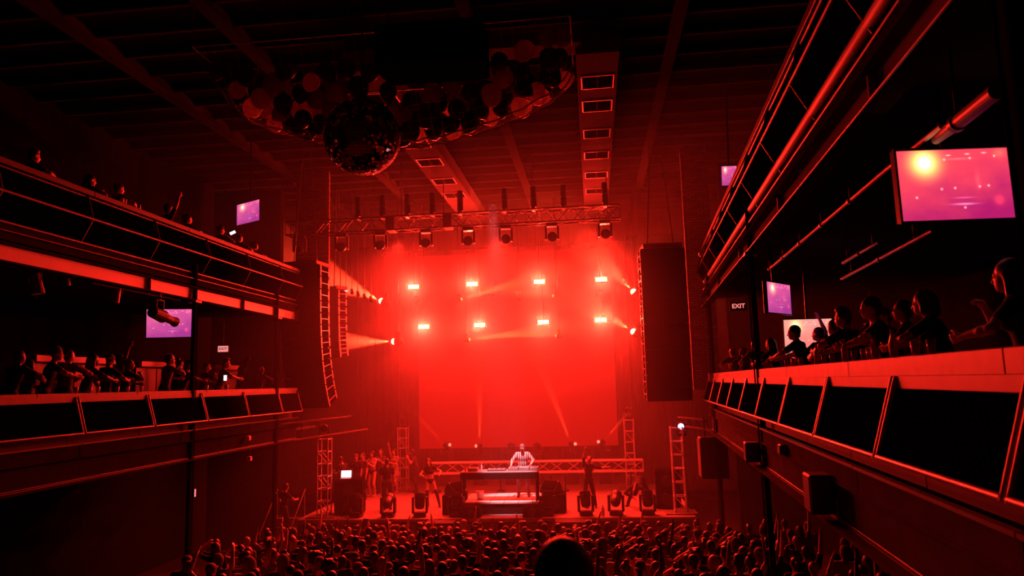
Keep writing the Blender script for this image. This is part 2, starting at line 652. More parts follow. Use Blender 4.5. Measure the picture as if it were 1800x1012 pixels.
def tower(x, y, H, label, m=ALU):
    t = thing('truss_tower', label, 'truss tower', (x, y, SZ), 0, None)
    MB().box((0, 0, 0.02), (1.0, 0.8, 0.04)).build('base_plate', STEEL, t, bevel=0.005)
    g = 0.36
    for sx in (-1, 1):
        for sy in (-1, 1):
            bar('chord', (sx * g / 2, sy * g / 2, 0.04), (sx * g / 2, sy * g / 2, H), 0.026, m, t)
    n = 6
    for k in range(n + 1):
        z = 0.1 + (H - 0.15) * k / n
        for a, b in (((-1, -1), (1, -1)), ((1, -1), (1, 1)), ((1, 1), (-1, 1)), ((-1, 1), (-1, -1))):
            bar('rung', (a[0] * g / 2, a[1] * g / 2, z), (b[0] * g / 2, b[1] * g / 2, z), 0.018, m, t, 6)
    for k in range(0, n, 2):
        z0, z1 = 0.1 + (H - 0.15) * k / n, 0.1 + (H - 0.15) * (k + 1) / n
        for sy in (-1, 1):
            bar('brace', (g / 2, sy * g / 2, z0), (-g / 2, sy * g / 2, z1), 0.016, m, t, 6)
    return t


tower(-9.27, 23.95 + 0.45, 2.62, 'front truss tower standing beside the side fill cabinet with the laptop')
tower(2.62, 24.14 + 0.4, 2.75, 'front truss tower with a blue lit lamp on top, beside the straight speaker array')
tower(-8.06, 30.2, 2.6, 'rear truss tower standing behind the woman in the pale dress')
tower(1.32, 29.9, 2.75, 'rear truss tower standing at the far end of the pale horizontal truss')


# ------------------------------------------------------------------ stage lights
def mh_meshes():
    d = {}
    d['base'] = MB().box((0, 0, 0.06), (0.34, 0.26, 0.12)).mesh('base', PLASTIC, bevel=0.02)
    arm = MB().prism([(-0.09, 0.10), (0.09, 0.10), (0.065, 0.52), (-0.065, 0.52)], (0, 1, 0), (0, 0, 1), (1, 0, 0), -0.03, 0.03)
    d['arm'] = arm.mesh('yoke_arm', BLACKM, bevel=0.01)
    hd = MB().lathe([(0.05, -0.22), (0.11, -0.20), (0.135, -0.12), (0.14, 0.05), (0.15, 0.07), (0.15, 0.18), (0.125, 0.19)], 18)
    d['head'] = hd.mesh('lamp_head', BLACKM, smooth=False)
    d['lens'] = MB().lathe([(0.118, 0.0), (0.118, 0.012), (0.09, 0.022), (0.04, 0.028)], 18).mesh('lens', LENS, smooth=True)
    for nm, mm in (('hot', HOTM), ('orange', ORANGEM), ('soft', SOFTM), ('blue', BLUEM)):
        d[nm] = MB().lathe([(0.118, 0.0), (0.118, 0.012), (0.09, 0.022), (0.04, 0.028)], 18).mesh('lens', mm, smooth=True)
    return d


MHM = mh_meshes()


def moving_head(loc, label, aim=(0, -1, 0.1), hang=False, lens='lens', group=None, scale=1.0, name='moving_light', yaw=None):
    """base, two yoke arms and a tilting head with its lens; hang turns the base up"""
    a = Vector(aim).normalized()
    az = math.atan2(-a.x, a.y) if yaw is None else yaw
    t = thing(name, label, 'stage light', loc, az, group)
    t.scale = (scale,) * 3
    s = -1 if hang else 1
    put('base', MHM['base'], t, (0, 0, 0), (PI, 0, 0) if hang else None)
    for sx in (-1, 1):
        put('yoke_arm', MHM['arm'], t, (sx * 0.185, 0, 0), (PI, 0, 0) if hang else None)
    el = math.atan2(a.z, math.hypot(a.x, a.y))
    h = put('lamp_head', MHM['head'], t, (0, 0, s * 0.42), (el - PI / 2, 0, 0))
    put('lens', MHM[lens], h, (0, 0, 0.185))
    return t


truss_px = [(527, 430), (601, 425), (669, 422), (749, 417), (823, 413), (889, 411), (970, 406), (1063, 402)]
ordn = ['first', 'second', 'third', 'fourth', 'fifth', 'sixth', 'seventh', 'eighth', 'ninth', 'tenth', 'eleventh', 'twelfth']
for i, (x, y) in enumerate(truss_px):
    p = at(x, y, 24.0)
    moving_head((p.x, 24.0, 10.94), ordn[i] + ' unlit spotlight from the left hanging under the dark front truss', (0.1, -1, -0.25), True,
                group='spotlights under the front truss', scale=1.1)
# upright fixtures standing on the truss
up = [(629, 358), (672, 360), (716, 362), (760, 355), (808, 340), (886, 345), (937, 345), (990, 350), (1063, 345)]
tube = MB().lathe([(0.06, 0.0), (0.095, 0.03), (0.095, 0.30), (0.08, 0.32), (0.095, 0.34), (0.095, 0.72), (0.07, 0.74)], 14).mesh('lamp_tube', BLACKM)
clampm = MB().box((0, 0, -0.05), (0.12, 0.3, 0.12)).mesh('clamp', BLACKM, bevel=0.01)
for i, (x, y) in enumerate(up):
    p = at(x, y, 24.0)
    t = thing('upright_light', ordn[i] + ' upright black tube light from the left standing on the front truss', 'stage light', (p.x, 24.0, 11.50), 0, 'tube lights on the front truss')
    put('clamp', clampm, t)
    put('lamp_tube', tube, t, (0, 0, 0.0))
    bar('bracket', (0.1, 0, 0.0), (0.1, 0, 0.5), 0.012, DALU, t, 6)

# row of moving lights along the stage edge
frow = [(627, 908, (0.2, 0.4, 1)), (683, 908, (1, 0.1, 0.5)), (738, 908, (-0.3, 0.2, 1)), (800, 910, (0.3, 0.3, 1)), (962, 908, (0.3, 0.3, 1)),
        (1030, 908, (0.2, 0.4, 1)), (1084, 906, (1, 0.2, 0.6)), (1140, 906, (0.1, 0.4, 1))]
where = ['before the side fill cabinet', 'before the man in black', 'before the dancer in tall boots', 'before the left bass cabinet', 'before the right bass cabinet',
         'before the dancer with raised arm', 'between the raised arm dancer and the bending dancer', 'before the bending dancer']
for i, (x, y, aim) in enumerate(frow):
    p = atz(x, y, SZ)
    moving_head((p.x, SF + 0.38, SZ), 'dark moving light on the stage edge ' + where[i], aim, False, group='moving lights along the stage edge', scale=1.22, yaw=0.15 * (i % 3 - 1))

# blinders: eight lit strips
bl = [(727, 504), (830, 499), (948, 495), (1057, 491), (745, 574), (843, 571), (955, 566), (1056, 562)]
for i, (x, y) in enumerate(bl):
    p = at(x, y, 30.0)
    t = thing('blinder', ordn[i % 4] + ' blinder from the left in the ' + ('upper' if i < 4 else 'lower') + ' row, two bright lamps glaring through red haze', 'stage light', p, 0, 'blinders at the back of the stage')
    MB().box((0, 0.06, 0), (0.56, 0.12, 0.26)).build('housing', BLACKM, t, bevel=0.02)
    for sx in (-1, 1):
        MB().box((sx * 0.125, -0.012, 0), (0.22, 0.03, 0.17)).build('lamp', BLINDM, t, bevel=0.02)
    for sx in (-1, 1):
        bar('yoke', (sx * 0.3, 0.06, 0), (sx * 0.3, 0.06, 0.34), 0.012, DALU, t, 6)
    bar('drop_pipe', (0, 0.06, 0.13), (0, 0.06, CZ - p.z), 0.018, BLACKM, t, 6)
    l = lamp('blinder_light', 'SPOT', p + Vector((0, -0.08, 0)), p + Vector((0, -5, -1.2)), K_BLIND, RED, spot_size=R(165), spot_blend=0.5, shadow_soft_size=0.12)
# pipes that carry the blinders
for z, lab in ((11.35, 'upper black lighting pipe across the back of the stage above the blinders'),):
    o = bar('lighting_pipe', (-9.0, 30.06, z), (2.0, 30.06, z), 0.03, BLACKM)
    tag(o, lab, 'pipe')


def beam_light(px, py, Y, aim, label, lens, energy, cone, color, sc=1.0, hang=True):
    p = at(px, py, Y)
    a = Vector(aim).normalized()
    base = p - Vector((0, 0, -0.42 if hang else 0.42)) * sc - a * 0.19 * sc
    t = moving_head(base, label, a, hang, lens, scale=sc)
    if hang:
        bar('drop_pipe', (0, 0, 0), (0, 0, (CZ - base.z) / sc), 0.02, BLACKM, t, 6)
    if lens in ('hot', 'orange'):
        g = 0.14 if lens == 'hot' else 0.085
        MB().lathe([(g * math.sin(PI * k / 8) + 0.002, -g * math.cos(PI * k / 8)) for k in range(9)], 14).build('lens_glow', HOTM if lens == 'hot' else ORANGEM, t, tuple(Matrix.Rotation(-t.rotation_euler.z, 3, 'Z') @ ((p - base) / sc)), smooth=True)  # glow sphere added at the lens to imitate its flare
    lamp('beam', 'SPOT', p + a * 0.13, p + a * 5, energy, color, spot_size=cone, spot_blend=0.35, shadow_soft_size=0.03)
    return t


OR = (1.0, 0.09, 0.02)
for (x, y, aim, lab, lens, e, cone) in (
        (671, 529, (-0.9, -0.1, 0.42), 'upper lit beam light at the left of the stage throwing haze beam up and out', 'hot', 7.0, 36),
        (693, 600, (-0.99, -0.1, 0.03), 'lower lit beam light at the left of the stage throwing a level haze beam', 'hot', 6.5, 26),
        (1114, 513, (-0.62, -0.12, 0.66), 'upper lit beam light beside the straight speaker array', 'hot', 3.0, 34),
        (1114, 583, (-0.75, -0.12, 0.5), 'lower lit beam light beside the straight speaker array', 'hot', 3.0, 34),
        (811, 526, (0.9, -0.1, 0.22), 'upper lit orange beam light under the second blinder', 'orange', 2.2, 11),
        (825, 597, (0.95, -0.1, 0.08), 'lower lit orange beam light under the second blinder', 'orange', 2.2, 11),
        (973, 520, (-0.9, -0.1, 0.12), 'upper lit orange beam light under the third blinder', 'orange', 1.6, 10),
        (978, 590, (-0.95, -0.1, 0.06), 'lower lit orange beam light under the third blinder', 'orange', 1.6, 10)):
    beam_light(x, y, 29.4, aim, lab, lens, K_BEAM * e, R(cone), OR if lens == 'orange' else WARM, 0.62 if lens == 'orange' else 0.95)
# lights on the floor behind the rear truss
for (x, y, aim, lab, e, cone, lens) in (
        (781, 780, (-0.7, 0.1, 0.7), 'dim floor spotlight below the left edge of the video wall', 0.3, 10, 'soft'),
        (843, 780, (0.02, 0.0, 1), 'lit floor spotlight throwing a narrow beam straight up', 1.5, 9, 'soft'),
        (1003, 777, (-0.36, 0.0, 1), 'lit floor spotlight throwing a narrow beam up to the left', 1.8, 9, 'soft'),
        (1062, 774, (0.7, 0.1, 0.75), 'dim floor spotlight below the right edge of the video wall', 0.8, 9, 'soft')):
    p = at(x, y, 31.6)
    mbx = MB().box((p.x, 31.6, (SZ + p.z - 0.315 - 0.1425 * Vector(aim).normalized().z) / 2), (0.5, 0.5, p.z - 0.315 - 0.1425 * Vector(aim).normalized().z - SZ)).build('equipment_case', BLACK, bevel=0.02)
    tag(mbx, 'black case carrying the ' + lab, 'case')
    t = beam_light(x, y, 31.6, aim, lab, 'lens', K_BEAM * e, R(cone), WARM, 0.75, False)
    glow = MB().lathe([(0.03, -0.09), (0.075, -0.05), (0.085, 0), (0.075, 0.05), (0.03, 0.09)], 12).build('lens_glow', SOFTM, t, (0, -0.2, 0.5), smooth=True)  # added glowing ball stands for the halo of the lamp
for k, x in enumerate((899, 944)):
    p = at(x, 781, 31.6)
    moving_head((p.x, 31.6, p.z - 0.36), 'unlit floor spotlight behind the disc jockey, ' + ('at his right shoulder' if k == 0 else 'at his left shoulder'), (0, -1, 0.3), scale=0.75)
    mbx = MB().box((p.x, 31.6, (SZ + p.z - 0.36) / 2), (0.5, 0.5, p.z - 0.36 - SZ)).build('equipment_case', BLACK, bevel=0.02)
    tag(mbx, 'black case carrying the unlit floor spotlight ' + ('at his right shoulder' if k == 0 else 'at his left shoulder'), 'case')
for k, (x, y) in enumerate(((733, 532), (868, 525), (912, 523), (1054, 521))):
    p = at(x, y, 30.3)
    t = moving_head((p.x, 30.3, p.z + 0.3), ordn[k] + ' small unlit moving light from the left between the two blinder rows', (0.1, -1, -0.5), True, scale=0.7, group='unlit lights between the blinder rows')
    bar('drop_pipe', (0, 0, 0), (0, 0, (CZ - p.z - 0.3) / 0.7), 0.02, BLACKM, t, 6)
pa, pb_ = at(608, 500, 28.0), at(652, 517, 26.0)
for k in range(5):
    p = pa + (pb_ - pa) * (k / 4)
    t = thing('small_par', ordn[k] + ' small lamp from the left on the slanted pipe beside the slim side fill array', 'stage light', p, 0.4, 'small lamps beside the slim side fill array')
    MB().cyl((0, 0.08, -0.10), (0, -0.12, -0.26), 0.06, 0.075, 12).build('lamp_can', DALU, t)
    MB().cyl((0, -0.122, -0.262), (0, -0.128, -0.267), 0.065, 0.065, 12).build('lens', PHONEM if k == 0 else LENS, t)
    bar('hook', (0, 0, -0.1), (0, 0, 0.1), 0.012, DALU, t, 6)
    bar('drop_pipe', (0, 0, 0.1), (0, 0, CZ - p.z), 0.012, BLACKM, t, 6)
# lamps on the towers
p = at(1197, 749, 24.5)
beam_light(1197, 749, 24.4, (-0.2, -1, -0.1), 'blue white lit spotlight on top of the front truss tower', 'blue', 0.6, R(60), (0.4, 0.5, 1.0), 0.8, False)
moving_head((-9.27, 24.4, SZ + 2.62), 'unlit spotlight on top of the front truss tower beside the laptop', (0.2, -1, -0.1), scale=0.8)
moving_head((-8.06, 30.2, SZ + 2.6), 'unlit spotlight on top of the rear truss tower near the pale dress', (0.2, -1, 0.1), scale=0.8)
moving_head((1.32, 29.9, SZ + 2.75), 'unlit spotlight on top of the rear truss tower by the bending dancer', (-0.2, -1, 0.1), scale=0.8)


# ------------------------------------------------------------------ loudspeakers
SPKM = mat('speaker_black', (0.014, 0.013, 0.013), 0.9, noise=0.1)


def array_meshes(w, h, d):
    cab = MB().prism([(-d * 0.5, -h / 2 + 0.005), (d * 0.5, -h / 2 + 0.05), (d * 0.5, h / 2 - 0.05), (-d * 0.5, h / 2 - 0.005)], (0, 1, 0), (0, 0, 1), (1, 0, 0), -w / 2, w / 2)
    m = {'cab': cab.mesh('cabinet', SPKM, bevel=0.012)}
    m['grille'] = MB().box((0, -d * 0.5 - 0.012, 0), (w * 0.94, 0.03, h * 0.998)).mesh('grille', SPKM, bevel=0.003)
    m['rig'] = MB().box((0, -d * 0.42, 0), (0.02, 0.06, h * 0.9)).box((0, d * 0.38, 0), (0.02, 0.06, h * 0.72)).box((0, 0, 0), (0.02, d * 0.8, 0.022)).mesh('rigging_plate', ALUR)
    return m


def line_array(label, x, y, ztop, n, w, h, d, tilts, rotz, top):
    t = thing('speaker_array', label, 'loudspeaker', (x, y, ztop), rotz)
    m = array_meshes(w, h, d)
    p = Vector((0, -d / 2, 0))
    ang = 0.0
    for i in range(n):
        ang += tilts[i]
        dn = Vector((0, math.sin(ang), -math.cos(ang)))
        fw = Vector((0, math.cos(ang), math.sin(ang)))
        c = p + dn * (h / 2) + fw * (d / 2)
        o = put('cabinet', m['cab'], t, c, (ang, 0, 0))
        put('grille', m['grille'], o)
        for sx in (-1, 1):
            put('rigging_plate', m['rig'], o, (sx * (w / 2 + 0.012), 0, 0))
        p = p + dn * h
    MB().box((0, 0, 0.08), (w * 0.9, d * 1.3, 0.14)).build('fly_bumper', STEELD, t, bevel=0.02)
    for sx in (-1, 1):
        bar('fly_chain', (sx * w * 0.3, 0, 0.15), (sx * w * 0.1, 0, top - ztop), 0.02, DALU, t, 6)
    return t


line_array('tall curved line array of dark cabinets hanging beside the balcony, J shaped toward its foot', -9.40, 22.9, 9.62, 12, 1.42, 0.395, 0.66,
           [0, 0.0, 0.01, 0.015, 0.02, 0.03, 0.04, 0.05, 0.06, 0.06, 0.07, 0.08], R(-8), CZ)
line_array('tall straight line array of dark cabinets hanging before the brick pier and truss tower', 2.28, 23.0, 9.66, 12, 1.36, 0.395, 0.66,
           [0, 0, 0, 0.004, 0.004, 0.006, 0.008, 0.01, 0.012, 0.012, 0.015, 0.02], R(4), CZ)
p = at(605, 510, 27.2)
line_array('small slim side fill array hanging behind the curved line array', p.x - 0.28, 27.2, p.z, 8, 0.62, 0.33, 0.45, [0, 0, 0.01, 0.01, 0.02, 0.02, 0.02, 0.03], R(-30), CZ)


def cabinet(name, label, x, y, z, w, d, h, cones, rotz=0, group=None):
    t = thing(name, label, 'loudspeaker', (x, y, z), rotz, group)
    MB().box((0, 0, h / 2), (w, d, h)).build('enclosure', SPKM, t, bevel=0.02)
    MB().box((0, -d / 2 - 0.012, h / 2), (w * 0.92, 0.03, h * 0.9)).build('grille', SPKM, t, bevel=0.008)
    for (cx, cz, r) in cones:
        b = MB()
        b.cyl((cx, -d / 2 - 0.045, cz), (cx, -d / 2 - 0.02, cz), r * 0.9, r, 20)
        b.build('driver_ring', PLASTIC, t)
    for sx in (-1, 1):
        MB().box((sx * (w / 2 + 0.008), 0, h * 0.62), (0.02, 0.22, 0.1)).build('handle', PLASTIC, t, bevel=0.004)
    return t


cabinet('side_fill', 'tall side fill cabinet beside the front truss tower with a laptop on top', -8.55, 24.95, SZ, 0.95, 0.8, 1.18, [(0, 0.3, 0.22), (0, 0.82, 0.22)], R(10))
cabinet('side_fill', 'tall side fill cabinet behind the truss tower with the blue lamp', 2.35, 25.6, SZ, 0.75, 0.8, 1.3, [(0, 0.35, 0.2), (0, 0.9, 0.2)], R(-12))
cabinet('bass_cabinet', 'bass cabinet carrying a wedge monitor beside the left end of the mixing table', at(800, 880, 24.9).x, 24.9, SZ, 0.75, 0.75, 0.62, [(0, 0.31, 0.24)])
cabinet('bass_cabinet', 'bass cabinet carrying a wedge monitor beside the right end of the mixing table', at(974, 880, 25.0).x, 25.0, SZ, 0.8, 0.75, 0.62, [(0, 0.31, 0.24)])
cabinet('bass_cabinet', 'low bass cabinet before the mixing riser, nearer the left end', -4.15, 24.12, SZ, 0.62, 0.42, 0.34, [(0, 0.17, 0.13)])
cabinet('bass_cabinet', 'low bass cabinet before the mixing riser, nearer the disc jockey', -2.15, 24.12, SZ, 0.62, 0.42, 0.34, [(0, 0.17, 0.13)])
for k, (px_, zz, lab, rz) in enumerate(((801, SZ + 0.62, 'wedge monitor on the bass cabinet beside the left end of the table', 0.9), (969, SZ + 0.62, 'wedge monitor on the bass cabinet beside the right end of the table', -0.5))):
    p = at(px_, 860, 25.0)
    t = thing('wedge_monitor', lab, 'loudspeaker', (p.x, 25.0, zz), rz)
    MB().prism([(-0.28, 0), (0.26, 0), (0.26, 0.18), (0.06, 0.40), (-0.28, 0.10)], (0, 1, 0), (0, 0, 1), (1, 0, 0), -0.29, 0.29).build('enclosure', BLACK, t, bevel=0.015)
    q = Matrix.Rotation(R(-49), 3, 'X')
    MB().box((0, -0.13, 0.275), (0.5, 0.03, 0.34), Matrix.Rotation(R(-48.6), 3, 'X')).build('grille', SPKM, t)


# ------------------------------------------------------------------ riser, table and gear
rx0, rx1 = -4.55, -1.72
rs = thing('riser', 'low stage riser with a pale lit deck under the mixing table', 'platform', ((rx0 + rx1) / 2, 25.6, SZ))
RW, RZ = rx1 - rx0, 0.40
for i in range(6):
    for j in range(2):
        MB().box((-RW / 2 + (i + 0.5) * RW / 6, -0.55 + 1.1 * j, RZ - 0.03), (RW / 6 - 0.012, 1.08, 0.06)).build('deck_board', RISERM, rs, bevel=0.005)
MB().box((0, 0, (RZ - 0.06) / 2), (RW - 0.06, 2.1, RZ - 0.06)).build('skirt', CLOTH, rs)
DT = SZ + RZ
tb = thing('mixing_table', 'long mixing table draped in dark cloth standing on the pale riser', 'table', (-3.3, 24.95, DT))
TWd = 2.62
MB().box((0, 0, 0.95), (TWd, 0.75, 0.05)).build('tabletop', STEEL, tb, bevel=0.01)
MB().box((0, -0.37, 0.83), (TWd * 0.99, 0.03, 0.20)).build('cloth_valance', CLOTH, tb)
for sx in (-1, 1):
    for sy in (-1, 1):
        bar('leg', (sx * (TWd / 2 - 0.06), sy * 0.32, 0), (sx * (TWd / 2 - 0.06), sy * 0.32, 0.93), 0.028, BLACKM, tb)
    MB().box((sx * (TWd / 2 - 0.05), -0.02, 0.46), (0.09, 0.5, 0.88)).build('side_drape', CLOTH, tb)
bar('stretcher', (-TWd / 2 + 0.06, 0.32, 0.2), (TWd / 2 - 0.06, 0.32, 0.2), 0.02, BLACKM, tb)
ZT = DT + 0.975


def deck(name, label, cat, x, w, d, h, plat=None, knobs=0, m=GREY):
    t = thing(name, label, cat, (x, 24.95, ZT), 0)
    MB().box((0, 0, h / 2), (w, d, h)).build('casing', m, t, bevel=0.008)
    if plat:
        MB().lathe([(plat, 0), (plat, 0.018), (plat * 0.3, 0.022)], 24, (0, -0.01, h)).build('platter', DALU, t)
    for k in range(knobs):
        MB().lathe([(0.014, 0), (0.011, 0.02)], 8, (-w / 2 + 0.06 + (k % 4) * (w - 0.12) / 3, -d / 4 + (k // 4) * d / 5, h)).build('knob', PAPER, t)
    MB().box((0, d / 2 - 0.03, h + 0.015), (w * 0.7, 0.02, 0.03)).build('display', LENS, t)
    return t


deck('media_player', 'media player on the mixing table at the empty end', 'music player', -4.2, 0.33, 0.42, 0.11, 0.11)
deck('media_player', 'media player on the mixing table beside the mixer', 'music player', -2.83, 0.33, 0.42, 0.11, 0.11)
deck('mixer', 'wide audio mixer in the middle of the disc jockey gear', 'mixer', -2.46, 0.34, 0.42, 0.11, None, 12)
deck('media_player', 'media player on the mixing table under the left hand of the man', 'music player', -2.12, 0.28, 0.42, 0.11, 0.1)
deck('effects_unit', 'flat low controller case lying in the middle of the mixing table', 'controller', -3.4, 0.62, 0.38, 0.06, None, 8, DALU)
for k, (x, h_) in enumerate(((-4.46, 0.22), (-4.36, 0.2), (-3.92, 0.24))):
    t = thing('water_bottle', ordn[k] + ' small bottle from the left on the mixing table', 'bottle', (x, 24.8 + 0.05 * k, ZT), 0, 'bottles on the mixing table')
    MB().lathe([(0.03, 0), (0.033, 0.01), (0.033, h_ * 0.65), (0.013, h_ * 0.85), (0.013, h_ * 0.93)], 12).build('body', GLASSW, t, smooth=True)
    MB().lathe([(0.016, h_ * 0.93), (0.016, h_)], 10).build('cap', PAPER, t)
t = thing('ice_bucket', 'pale bucket standing on the riser under the empty end of the table', 'bucket', (-4.02, 25.1, DT))
MB().lathe([(0.10, 0), (0.135, 0.26), (0.145, 0.265), (0.145, 0.28), (0.125, 0.275), (0.09, 0.02)], 16).build('body', PAPER, t, smooth=True)
bar('handle', (-0.14, 0, 0.26), (0.14, 0.02, 0.30), 0.006, STEEL, t, 6)
# laptop on the side fill
t = thing('laptop', 'open laptop with a bright white screen on the side fill cabinet', 'laptop', (-8.68, 24.85, SZ + 1.18), R(8))
MB().box((0, 0, 0.012), (0.36, 0.25, 0.022)).build('keyboard_base', GREY, t, bevel=0.004)
l = MB().box((0, 0.14, 0.15), (0.37, 0.018, 0.26), Matrix.Rotation(R(-8), 3, 'X')).build('lid', GREY, t)
MB().box((0, 0.126, 0.15), (0.35, 0.006, 0.23), Matrix.Rotation(R(-8), 3, 'X')).build('screen', PHONEM, t)
t = thing('water_bottle', 'clear bottle standing on the stage edge beside the raised arm dancer', 'bottle', (atz(1060, 905, SZ).x, SF + 0.3, SZ))
MB().lathe([(0.05, 0), (0.055, 0.02), (0.055, 0.2), (0.02, 0.27), (0.02, 0.30)], 12).build('body', PAPER, t, smooth=True)
MB().lathe([(0.024, 0.30), (0.024, 0.33)], 10).build('cap', PAPER, t)
# low crate at the pit
for (xa, xb, lab) in ((750, 800, 'black flat case on the pit edge before the dancer in tall boots'), (975, 1040, 'black flat case on the pit edge before the raised arm dancer')):
    pa, pb = at(xa, 912, SF - 0.35), at(xb, 912, SF - 0.35)
    t = thing('pit_case', lab, 'case', ((pa.x + pb.x) / 2, SF - 0.4, 0))
    MB().box((0, 0, 0.62), (pb.x - pa.x, 0.6, 1.24)).build('body', BLACK, t, bevel=0.02)
    MB().box((0, 0, 1.26), (pb.x - pa.x + 0.02, 0.62, 0.06)).build('lid', BLACKM, t, bevel=0.01)
    for sx in (-1, 1):
        MB().box((sx * (pb.x - pa.x) * 0.3, -0.31, 0.9), (0.14, 0.03, 0.09)).build('latch', STEEL, t)


# ------------------------------------------------------------------ balconies
LX = -9.3
ZC = {1: 5.72, -1: 5.64}


def uvquad(name, m, parent, pts, w, h, thick=0.012):
    """a thin panel on four corner points (bottom-near, bottom-far, top-far, top-near) with metric UVs"""
    P = [Vector(p) for p in pts]
    n = (P[1] - P[0]).cross(P[3] - P[0]).normalized() * (thick / 2)
    me = bpy.data.meshes.new(name)
    v = [tuple(p + n) for p in P] + [tuple(p - n) for p in P]
    me.from_pydata(v, [], [(0, 1, 2, 3), (7, 6, 5, 4), (0, 4, 5, 1), (1, 5, 6, 2), (2, 6, 7, 3), (3, 7, 4, 0)])
    uv = me.uv_layers.new(name='UVMap')
    co = {0: (0, 0), 1: (w, 0), 2: (w, h), 3: (0, h), 4: (0, 0), 5: (w, 0), 6: (w, h), 7: (0, h)}
    for lp in me.loops:
        uv.data[lp.index].uv = co[lp.vertex_index]
    me.materials.append(m)
    return put(name, me, parent)


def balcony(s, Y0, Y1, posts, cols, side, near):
    LOW = LOWR if s > 0 else LOWL  # left beam takes the darker copy, as if less lit
    CTR = WOOD if s > 0 else WOODDIM  # left counter carries the light falloff in its darker colour
    RAILM = ALUR if s > 0 else STEEL  # left rails likewise darker for the falloff
    org = (RX0, 0, 0) if s > 0 else (LX, 0, 0)
    rz = RROT if s > 0 else 0.0
    zc = ZC[s]
    depth = 5.8 if s > 0 else 4.9
    root = lambda nm, lab, cat: thing(nm, lab, cat, org, rz)

    def B(c, d, m, nm, par, bevel=0.0):
        return MB().box((s * c[0], c[1], c[2]), d).build(nm, m, par, bevel=bevel)

    ym, L = (Y0 + Y1) / 2, Y1 - Y0
    # floors
    for nm, z0, z1, o0 in (('floor_mezzanine_' + side, 4.48, 4.70, 0.10), ('floor_upper_' + side, 8.0, 8.36, 0.16)):
        o = MB().box((s * (o0 + depth) / 2, ym, (z0 + z1) / 2), (depth - o0, L, z1 - z0)).build(nm, CEILM, None, org, (0, 0, rz))
        struct(o)
    # lower fascia beam
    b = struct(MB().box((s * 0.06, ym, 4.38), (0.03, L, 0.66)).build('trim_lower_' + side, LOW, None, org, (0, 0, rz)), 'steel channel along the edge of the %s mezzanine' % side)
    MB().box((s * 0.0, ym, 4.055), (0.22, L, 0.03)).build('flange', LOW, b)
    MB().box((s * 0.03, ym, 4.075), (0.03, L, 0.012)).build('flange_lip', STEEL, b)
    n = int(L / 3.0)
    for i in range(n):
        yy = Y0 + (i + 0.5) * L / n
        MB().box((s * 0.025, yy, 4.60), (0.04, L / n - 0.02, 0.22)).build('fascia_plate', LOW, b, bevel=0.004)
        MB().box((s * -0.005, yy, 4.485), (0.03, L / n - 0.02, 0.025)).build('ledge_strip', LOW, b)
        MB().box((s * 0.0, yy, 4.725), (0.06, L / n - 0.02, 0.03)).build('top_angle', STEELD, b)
    bar('cable', (s * 0.03, Y0, 4.10), (s * 0.03, Y1, 4.10), 0.012, BLACK, b, 6)
    # leaning railing
    rl = root('balcony_railing', 'leaning perforated metal railing of the %s mezzanine below its bar counter' % side, 'railing')
    xt, xb, zt, zb = 0.02, -0.17, 5.57, (4.96 if s > 0 else 4.92)
    for a, c in zip(posts[:-1], posts[1:]):
        g = 0.035
        q = [(s * xb, a + g, zb), (s * xb, c - g, zb), (s * xt, c - g, zt - 0.09), (s * xt, a + g, zt - 0.09)]
        uvquad('perforated_panel', PERF, rl, q, c - a, 0.66)
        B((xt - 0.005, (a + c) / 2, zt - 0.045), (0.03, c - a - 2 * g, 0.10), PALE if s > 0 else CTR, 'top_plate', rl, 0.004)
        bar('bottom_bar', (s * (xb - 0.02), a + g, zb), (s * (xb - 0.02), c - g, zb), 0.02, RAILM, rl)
        for e in (a + g, c - g):
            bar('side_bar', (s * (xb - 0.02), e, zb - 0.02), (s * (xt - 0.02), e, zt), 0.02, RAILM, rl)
    # knee panel behind/below the leaning rail
    for a, c in zip(posts[:-1], posts[1:]):
        B((0.17, (a + c) / 2, 4.82), (0.03, c - a - 0.02, 0.20), STEELD, 'kick_board', rl)
    # bar counter
    bc = root('bar_counter', 'long wooden bar counter topping the %s mezzanine railing' % side, 'counter')
    n = max(3, int(L / 2.7))
    for i in range(n):
        yy = Y0 + (i + 0.5) * L / n
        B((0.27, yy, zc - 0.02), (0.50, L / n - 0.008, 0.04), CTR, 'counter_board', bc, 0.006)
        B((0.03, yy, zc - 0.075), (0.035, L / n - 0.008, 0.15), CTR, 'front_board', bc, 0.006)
        B((0.30, yy, zc - 0.16), (0.05, 0.05, 0.22), STEELD, 'bracket', bc)
    # upper floor beam
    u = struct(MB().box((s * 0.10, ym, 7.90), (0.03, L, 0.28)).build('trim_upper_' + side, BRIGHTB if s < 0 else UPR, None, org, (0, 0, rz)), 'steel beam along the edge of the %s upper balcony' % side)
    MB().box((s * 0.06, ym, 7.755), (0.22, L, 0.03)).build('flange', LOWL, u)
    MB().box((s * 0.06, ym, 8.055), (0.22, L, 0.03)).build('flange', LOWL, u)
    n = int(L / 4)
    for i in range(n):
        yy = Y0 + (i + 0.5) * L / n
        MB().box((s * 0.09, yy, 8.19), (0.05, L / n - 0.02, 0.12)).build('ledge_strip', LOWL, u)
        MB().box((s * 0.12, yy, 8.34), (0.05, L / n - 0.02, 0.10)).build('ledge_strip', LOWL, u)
    for yy in posts[::2]:
        MB().box((s * 0.05, yy, 7.905), (0.08, 0.02, 0.26)).build('stiffener', STEEL, u)
    bar('conduit', (s * 0.03, Y0, 8.27), (s * 0.03, Y1, 8.27), 0.018, STEELD, u)
    if s > 0:
        bar('flange_lip', (s * -0.05, Y0, 7.75), (s * -0.05, Y1, 7.75), 0.012, STEEL, u)
        bar('conduit', (s * 0.05, Y0, 8.16), (s * 0.05, Y1, 8.16), 0.02, STEEL, u)
